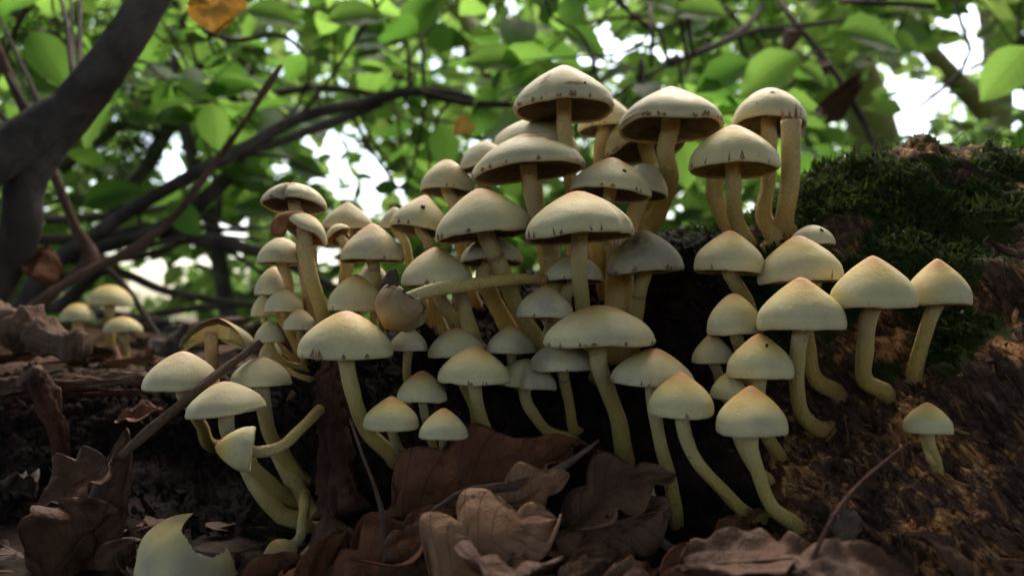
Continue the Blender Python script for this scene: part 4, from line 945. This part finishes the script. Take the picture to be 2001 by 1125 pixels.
# gaps in the crowns where the white sky shows: (px, py, rx, ry)
HOLES = [(330, 300, 55, 40), (300, 545, 85, 45), (225, 610, 60, 22), (660, 310, 60, 50), (735, 385, 60, 35), (1170, 95, 60, 40), (1150, 140, 30, 25), (1790, 205, 75, 70), (1850, 110, 70, 70),
    (1890, 40, 40, 40), (460, 450, 40, 40), (1000, 5, 60, 16), (555, 90, 26, 22), (1980, 200, 30, 60), (205, 355, 25, 15), (350, 640, 40, 25), (930, 265, 40, 20), (80, 95, 22, 14), (1300, 110, 40, 30),
    (620, 505, 40, 40), (720, 340, 40, 30), (400, 505, 40, 25), (1765, 265, 50, 25), (690, 430, 30, 30), (1330, 130, 25, 20)]
TRK = [(1685, 190, 75, 120), (1945, 120, 50, 150), (1870, 165, 60, 70), (935, 90, 55, 100)]      # keep the trunks behind in view
def gapmask(px, py, r):
    g = np.zeros_like(px)
    for a, b, x, y in HOLES: g = np.maximum(g, np.exp(-(((px - a) / (x * 1.3))**2 + ((py - b) / (y * 1.3))**2)**1.5))
    return g

def foliage_points(n, D0, D1, seed, dens=.5, px=(-900, 2900), py=(-330, 640), holes=1.0, cl=1.6):
    r = np.random.default_rng(seed); D = D0 * (D1 / D0)**r.uniform(0, 1, n); X_ = r.uniform(*px, n); Y_ = r.uniform(*py, n)
    p = Pv(X_, Y_, D); keep = r.uniform(0, 1, n) > gapmask(X_, Y_, r) * holes
    cn = fbm(p * cl / np.sqrt(D0), 3, seed); keep &= (cn + r.normal(0, .12, n)) > (-.25 + (.5 - dens))
    for a_, b_, x_, y_ in TRK: keep &= ~((((X_ - a_) / x_)**2 + ((Y_ - b_) / y_)**2 < 1) & (D < 3.7) & (r.uniform(0, 1, n) < .85))
    keep &= p[:, 2] > ground_z(p[:, 0], p[:, 1]) + .05
    return p[keep], X_[keep], D[keep]

# big gnarled trunk on the left
g0 = P(-110, 700, .66)
big = thing('gnarled_trunk', [float(v) for v in (g0[0], g0[1], gz1(g0[0], g0[1]))], 'thick dark gnarled trunk forking at the upper left', 'tree')
l1 = limb([(-150, 760, .70, 150), (-60, 600, .66, 100), (5, 520, .63, 78), (44, 430, .62, 72), (46, 370, .62, 72), (76, 300, .62, 80), (150, 205, .62, 84), (215, 120, .61, 76), (270, 35, .60, 72), (325, -60, .60, 68), (420, -260, .62, 70)], big, M['bark_grey'], 'trunk', 20, .10, 70)
l2 = limb([(150, 205, .62, 80), (85, 248, .61, 84), (20, 290, .60, 92), (-60, 335, .58, 100), (-220, 420, .56, 130)], big, M['bark_grey'], 'limb', 20, .10, 50)
ngn = twig_leaves(big, [l1[30:], l2], 10, (-250, 330), (-60, 330), (.75, 1.2), 2, M['bark_dark'])

# arching shrub with grey limbs
q0 = P(60, 640, 1.0)
sh = thing('arching_shrub', [float(v) for v in (q0[0], q0[1], gz1(q0[0], q0[1]))], 'leafy shrub with long grey limbs arching over from the left', 'shrub')
LB = [limb([(20, 640, 1.0, 42), (100, 520, .98, 34), (180, 462, .97, 30), (270, 402, .96, 27), (380, 340, .95, 26), (480, 288, .95, 25), (590, 228, .97, 23), (700, 203, 1.0, 21), (800, 180, 1.03, 20), (900, 187, 1.06, 15), (1010, 228, 1.1, 10)], sh, M['bark_grey']),
    limb([(60, 620, 1.05, 34), (100, 520, 1.03, 28), (200, 484, 1.02, 26), (290, 456, 1.0, 25), (360, 420, .99, 28), (420, 370, .98, 30), (465, 322, .97, 24), (480, 292, .955, 18)], sh, M['bark_grey']),
    limb([(470, 300, .955, 16), (520, 286, .96, 18), (600, 257, .98, 18), (680, 228, 1.0, 17), (745, 204, 1.02, 12)], sh, M['bark_grey']),
    limb([(200, 480, 1.2, 28), (250, 370, 1.2, 26), (290, 320, 1.22, 28), (330, 250, 1.24, 30), (380, 205, 1.25, 26), (500, 188, 1.28, 17), (640, 172, 1.3, 14), (760, 190, 1.3, 10)], sh, M['bark_grey']),
    limb([(300, 450, 1.02, 30), (390, 470, 1.0, 24), (460, 480, .98, 24), (560, 515, .96, 20), (660, 565, .95, 16)], sh, M['bark_dark']),
    limb([(120, 600, 1.1, 34), (200, 530, 1.08, 20), (330, 570, 1.05, 16), (430, 588, 1.05, 13), (540, 600, 1.05, 10)], sh, M['bark_dark']),
    limb([(590, 222, .97, 9), (640, 160, .95, 7), (720, 40, .93, 6), (770, -30, .92, 5)], sh, M['bark_dark'], 'limb', 8),
    limb([(400, 62, .9, 10), (450, 78, .9, 10), (560, 74, .9, 9), (600, 110, .9, 6)], sh, M['bark_dark'], 'limb', 8),
    limb([(1000, 205, 1.06, 14), (900, 200, 1.05, 15), (820, 180, 1.03, 16)], sh, M['bark_dark'], 'limb', 8),
    limb([(340, 110, 1.6, 16), (360, 250, 1.6, 26), (400, 380, 1.6, 30), (430, 520, 1.6, 34), (450, 640, 1.6, 36)], sh, M['bark_grey'], 'limb', 8)]
for k, pts in enumerate([[(80, 560, 1.0, 14), (230, 500, 1.0, 12), (380, 462, 1.0, 10), (520, 470, 1.0, 6)], [(40, 470, 1.1, 20), (180, 462, 1.1, 18), (320, 440, 1.1, 14), (480, 452, 1.12, 8)],
    [(60, 500, 1.15, 22), (200, 508, 1.15, 18), (340, 480, 1.15, 12), (430, 420, 1.15, 7)], [(90, 430, 1.2, 18), (230, 420, 1.2, 14), (360, 400, 1.2, 9)], [(120, 330, 1.3, 22), (230, 250, 1.3, 18), (330, 170, 1.3, 13), (420, 110, 1.3, 8)],
    [(430, 480, 1.0, 9), (520, 540, 1.0, 8), (580, 600, 1.0, 6)], [(400, 420, 1.0, 8), (480, 445, 1.0, 7), (560, 440, 1.0, 5)], [(690, 230, 1.0, 8), (730, 300, 1.0, 7), (780, 370, 1.0, 5)], [(700, 205, 1.0, 6), (720, 260, 1.0, 6), (770, 330, 1.0, 4)],
    [(480, 300, .96, 7), (560, 310, .98, 7), (640, 350, 1.0, 5)], [(260, 620, 1.3, 16), (400, 600, 1.3, 14), (560, 590, 1.3, 10)], [(30, 590, 1.2, 24), (180, 610, 1.2, 20), (330, 630, 1.2, 16)], [(1270, 60, 1.1, 6), (1350, 40, 1.1, 6), (1450, -20, 1.1, 7)]]):
    LB.append(limb(pts, sh, M['bark_dark' if k % 3 else 'bark_grey'], 'branchlet', 8))
twig_leaves(sh, LB, 50, (150, 1050), (-60, 430), (.95, 1.7), 3, M['bark_dark'])
for px, py, D, L, ax, ay in ((215, 205, .72, .055, -.5, -.5), (160, 400, .85, .065, .9, .3), (410, 200, .9, .055, .1, -1), (430, 330, .95, .06, .9, -.1), (860, 240, 1.0, .06, .15, -1), (560, 320, 1.0, .05, .8, -.2), (480, 20, .9, .065, .8, -.1), (640, 40, .9, .07, .9, .2), (60, 60, .8, .06, .3, -.6), (330, 395, .9, .05, .4, -.5)):
    put_leaf(sh, P(px, py, D), np.array([ax, .25, ay]), np.array([.1, -.8, .5]), L)

# dead brown twigs in front of the shrub
stick('dead_twig', [(550, 128, .62, 8), (525, 165, .62, 16), (500, 205, .62, 12), (400, 345, .62, 15), (340, 425, .62, 15), (255, 490, .62, 18), (160, 535, .60, 16), (70, 592, .58, 15), (10, 640, .57, 15)], M['bark_brown'], 'long reddish dead twig rising diagonally in front of the grey limbs', 'twig', 8, .2, 60)
stick('dead_twig', [(-20, 60, .66, 18), (40, 200, .66, 19), (110, 350, .66, 19), (150, 450, .66, 22), (178, 505, .66, 34), (120, 560, .64, 20), (30, 640, .62, 20)], M['bark_brown'], 'reddish dead twig hanging down beside the thick forked trunk', 'twig', 8, .15, 60)
stick('dead_twig', [(178, 500, .66, 14), (230, 545, .68, 14), (300, 640, .66, 12), (335, 690, .62, 12)], M['bark_dark'], 'dark twig reaching down to the bank by the blurred trio', 'twig', 8, .15, 40)
stick('dead_twig', [(-20, 200, .9, 6), (30, 60, .9, 10), (70, -20, .9, 12)], M['bark_dark'], 'thin dark twig crossing the upper left corner', 'twig', 8, .15)

# yew sprays, upper left
def yew(lab, root_px, specs, seed):
    b = P(*root_px); t = thing('yew_branch', [float(v) for v in b], lab, 'branch'); r = np.random.default_rng(seed); ac = Acc(); Vn = []; var = []
    for (a, e, nsub) in specs:
        A0, A1 = P(*a), P(*e); pth = spline([b, A0, A0 * .5 + A1 * .5 + np.array([0, 0, .015]), A1], 24)
        V, F, _ = tube(pth, np.linspace(.003, .0008, 24), 6); ac.add(V, F)
        main = pth[8:]; d = (A1 - A0) / np.linalg.norm(A1 - A0)
        for k in range(nsub):
            f = r.uniform(0, 1); p0 = main[int(f * (len(main) - 1))]; sd_ = np.cross(d, [0, 1, 0]) * (1 if k % 2 else -1) + d * .8 + r.normal(0, .3, 3); sd_ /= np.linalg.norm(sd_)
            ln = r.uniform(.04, .09); V, F, _ = tube(np.stack([p0, p0 + sd_ * ln * .5, p0 + sd_ * ln - np.array([0, 0, .01])]), [.0009, .0007, .0005], 5); ac.add(V, F)
            for q in range(20):
                pp = p0 + sd_ * ln * q / 20; nd = np.cross(sd_, [0, .8, .5]) * (1 if q % 2 else -1) + sd_ * .6 + r.normal(0, .15, 3); nd /= np.linalg.norm(nd)
                w = np.cross(nd, [0, 1, .3]); w /= np.linalg.norm(w) + 1e-9; L_ = r.uniform(.010, .016)
                Vn += [pp - w * .0008, pp + w * .0008, pp + nd * L_ * .7 + w * .0009, pp + nd * L_, pp + nd * L_ * .7 - w * .0009]; var += [r.uniform(0, 1)] * 5
    V, F, _ = ac.out(); mk('twigs', V, F, M['bark_dark'], t)
    n = len(Vn) // 5; mk('needles', np.array(Vn), [tuple(i * 5 + j for j in (0, 1, 2, 3, 4)) for i in range(n)], M['needle'], t, False, {'var': np.array(var)})['kind'] = 'stuff'
yew('dark yew spray behind the thick forked trunk', (-120, -120, 1.1), [((60, -20, 1.05), (190, 130, 1.0), 16), ((120, 40, 1.1), (215, 260, 1.05), 16), ((60, 10, 1.0), (130, 70, .98), 10), ((180, 180, 1.15), (250, 330, 1.1), 14), ((150, 240, 1.2), (150, 390, 1.2), 12), ((300, -20, 1.1), (360, 60, 1.05), 10), ((200, 300, 1.15), (330, 270, 1.1), 10)], 5)

# overhanging beech on the right, rooted behind the log
q0 = P(1725, 600, 3.0)
be = thing('beech_tree', [float(v) for v in (q0[0], q0[1], gz1(q0[0], q0[1]))], 'beech tree whose pale leaning trunk and big leaves hang over the right', 'tree')
RB = [limb([(1760, 900, 3.0, 120), (1745, 600, 3.0, 105), (1715, 300, 3.0, 92), (1690, 200, 3.0, 88), (1650, 90, 3.0, 80), (1615, 0, 3.0, 76), (1560, -200, 3.0, 60), (1500, -500, 3.0, 40)], be, M['bark_far'], 'trunk', 16, .06),
    limb([(1590, -100, 3.0, 24), (1500, -60, 2.0, 18), (1470, 40, 1.4, 12), (1400, 85, 1.15, 9), (1300, 130, 1.05, 8), (1180, 200, 1.0, 6)], be, M['bark_dark'], 'bough', 8),
    limb([(1600, -150, 3.0, 24), (1700, -80, 2.0, 18), (1640, -5, 1.2, 12), (1700, 6, 1.0, 11), (1830, 12, .95, 7)], be, M['bark_dark'], 'bough', 8),
    limb([(1500, -60, 2.0, 18), (1510, -20, 1.2, 12), (1550, 40, 1.1, 11), (1612, 115, 1.05, 11), (1660, 190, 1.0, 13), (1705, 275, .98, 13), (1720, 330, .95, 10)], be, M['bark_dark'], 'bough', 8),
    limb([(1620, -120, 3.0, 24), (1860, -60, 1.6, 14), (1870, 20, 1.2, 8), (1895, 120, 1.15, 8), (1840, 175, 1.12, 9), (1770, 228, 1.1, 6)], be, M['bark_dark'], 'bough', 8),
    limb([(1895, 135, 1.15, 8), (1940, 115, 1.15, 8), (1992, 92, 1.15, 7)], be, M['bark_dark'], 'bough', 8),
    limb([(1540, -250, 3.0, 24), (1300, -100, 1.8, 18), (1270, 20, 1.2, 10), (1275, 90, 1.1, 9), (1272, 130, 1.1, 7)], be, M['bark_dark'], 'bough', 8),
    limb([(1660, 40, 1.1, 8), (1560, 52, 1.05, 9), (1480, 60, 1.02, 9), (1380, 100, 1.0, 8), (1310, 130, 1.0, 6)], be, M['bark_dark'], 'bough', 8)]
twig_leaves(be, RB[1:], 50, (1000, 2200), (-80, 240), (.95, 1.7), 13, M['bark_dark'])
for px, py, D, L, ax, ay in ((1640, 60, .88, .088, 1, -.12), (1560, 105, .92, .08, -.9, -.6), (1470, 120, .95, .075, -.8, -.35), (2010, 90, .9, .075, -.7, -.9), (1560, 130, .95, .05, .9, -.4), (1240, -10, .95, .07, .8, -.1), (1420, 30, .95, .075, -.9, .2), (1840, 20, 1.0, .07, -.9, .3), (1100, 60, 1.0, .07, .8, -.4), (1330, 260, 1.1, .08, .2, -1), (1620, 280, 1.1, .07, -.5, -1)):
    put_leaf(be, P(px, py, D), np.array([ax, .25, ay]), np.array([.1, -.85, .5]), L)

# hanging dead leaves and the yellow leaf
DL('curled black dead leaf dangling under the right boughs', (1528, 62, .98), (1530, 112, .98), (15, 2, .01), M['deadB'], 0, .8, .5, 41, stalk=.5, group='dead leaves hanging in the branches')
DL('shrivelled lobed dead leaf hanging beside the pale leaning trunk', (1600, 205, .98), (1640, 242, .97), (20, -18, .01), M['deadB'], 3, .8, .5, 42, stalk=.6, group='dead leaves hanging in the branches')
DL('small shrivelled leaf above the hanging lobed dead leaf', (1596, 118, .99), (1590, 168, .99), (9, 4, .01), M['deadB'], 0, .7, .4, 43, stalk=.3, group='dead leaves hanging in the branches')
DL('yellow and orange autumn leaf at the top edge', (440, -50, .7), (420, 62, .69), (75, -10, 0), M['yleaf'], 2, .15, .1, 44, stalk=.1, group='dead leaves hanging in the branches')
DL('dark brownish leaf lit from behind at the upper left', (95, 60, .85), (88, 150, .84), (40, -6, .02), M['deadD'], 0, .3, .2, 45, stalk=.3, group='dead leaves hanging in the branches')
DL('orange dead leaf caught above the broad cap group', (905, 225, 1.0), (890, 265, 1.0), (14, 0, .01), M['yleaf'], 0, .4, .3, 46, stalk=.3, group='dead leaves hanging in the branches')

# forest trees behind with crowns of many leaves
FT = [('slender leaning grey tree behind the cluster', (1010, 640, 3.2, 60), (990, 170, 3.2, 62), (900, 40, 3.2, 56), (820, -140, 3.2, 48)),
      ('grey tree with a forked trunk at the far right', (1950, 640, 3.6, 70), (1945, 250, 3.6, 58), (1950, 90, 3.6, 55), (1925, -60, 3.6, 50)),
      ('dim tree behind the arching shrub', (520, 640, 5.0, 60), (500, 300, 5.0, 55), (470, 100, 5.0, 50), (440, -150, 5.0, 45)),
      ('tree standing far off beyond the left bank', (-200, 640, 5.5, 80), (-220, 300, 5.5, 70), (-230, 0, 5.5, 60), (-240, -300, 5.5, 50)),
      ('tree hidden in leaves beyond the middle of the log', (1350, 640, 6.0, 50), (1360, 300, 6.0, 48), (1350, 0, 6.0, 42), (1340, -300, 6.0, 36)),
      ('tree beyond the right end of the log', (2500, 640, 5.0, 80), (2480, 300, 5.0, 70), (2450, 0, 5.0, 60), (2440, -300, 5.0, 50))]
roots = []
for i, (lab, *pts) in enumerate(FT):
    b = P(*pts[0][:3]); t = thing('forest_tree', [float(v) for v in (b[0], b[1], gz1(b[0], b[1]))], lab, 'tree', 'trees of the wood behind'); roots.append(t)
    bx = pts[0]; down = (bx[0], bx[1] + 900 / bx[2] * 1.0, bx[2], bx[3] * 1.15)
    limb([down] + pts, t, M['bark_far'], 'trunk', 14, .06, 40)
    if i == 1:
        limb([(1942, 235, 3.6, 46), (1900, 190, 3.6, 42), (1850, 140, 3.55, 38), (1790, 60, 3.5, 30), (1740, -40, 3.5, 24)], t, M['bark_far'], 'limb', 12, .06)
        limb([(1946, 100, 3.6, 40), (1990, 40, 3.6, 34), (2060, -60, 3.6, 28)], t, M['bark_far'], 'limb', 12, .06)
tx = np.array([f[1][0] for f in FT]); 
pA, xA, dA = foliage_points(23000, 1.7, 3.8, 71, .62, cl=2.2)
pB, xB, dB = foliage_points(95000, 3.8, 12., 72, .74, cl=1.6)
for i, t in enumerate(roots):
    own = np.argmin(np.abs(xA[:, None] + 60 * np.sin(dA * 9)[:, None] - tx[None]), 1) == i
    own2 = np.argmin(np.abs(xB[:, None] + 90 * np.sin(dB * 5)[:, None] - tx[None]), 1) == i
    pp = np.concatenate([pA[own], pB[own2]])
    if len(pp): leaf_cloud(pp, rng.uniform(.055, .105, len(pp)), 80 + i, 'crown', t)

# the wood goes on round and over the camera: trees outside the view shade the place
AR = [(-3.2, -2.6), (2.9, -3.2), (0.3, -5.6), (-5.2, 1.2), (5.0, 0.4), (-1.1, -1.3), (1.6, -.7)]
ALAB = ['tall tree behind the viewpoint to the left', 'tall tree behind the viewpoint to the right', 'tall tree farther behind the viewpoint', 'tall tree off to the left of the log', 'tall tree off to the right of the log', 'tall tree close behind the viewpoint, crown straight above the log', 'tree close behind the viewpoint on the right']
for i, (x, y) in enumerate(AR):
    z0 = gz1(x, y); t = thing('forest_tree', [x, y, z0], ALAB[i], 'tree', 'trees of the wood around'); r = np.random.default_rng(300 + i)
    pth = spline([[x, y, z0 - .1], [x + .1, y, z0 + 2], [x - .1, y + .15, z0 + 4], [x + .1, y, z0 + 7.5]], 30)
    V, F, _ = tube(pth, np.linspace(.15, .04, 30), 14, True, .06, 6, i); mk('trunk', V, F, M['bark_far'], t)
    n = 13000; d = r.normal(0, 1, (n, 3)); d /= np.linalg.norm(d, axis=1)[:, None]; rad = r.uniform(.25, 1, n)**.5
    pp = np.array([x, y, z0 + 4.3]) + d * rad[:, None] * np.array([3.3, 3.3, 2.9])
    pp = pp[(fbm(pp * 1.1, 3, 40 + i) > -.28) & (pp[:, 2] > z0 + .8)]
    leaf_cloud(pp, r.uniform(.13, .22, len(pp)), 400 + i, 'crown', t, 'leafC')
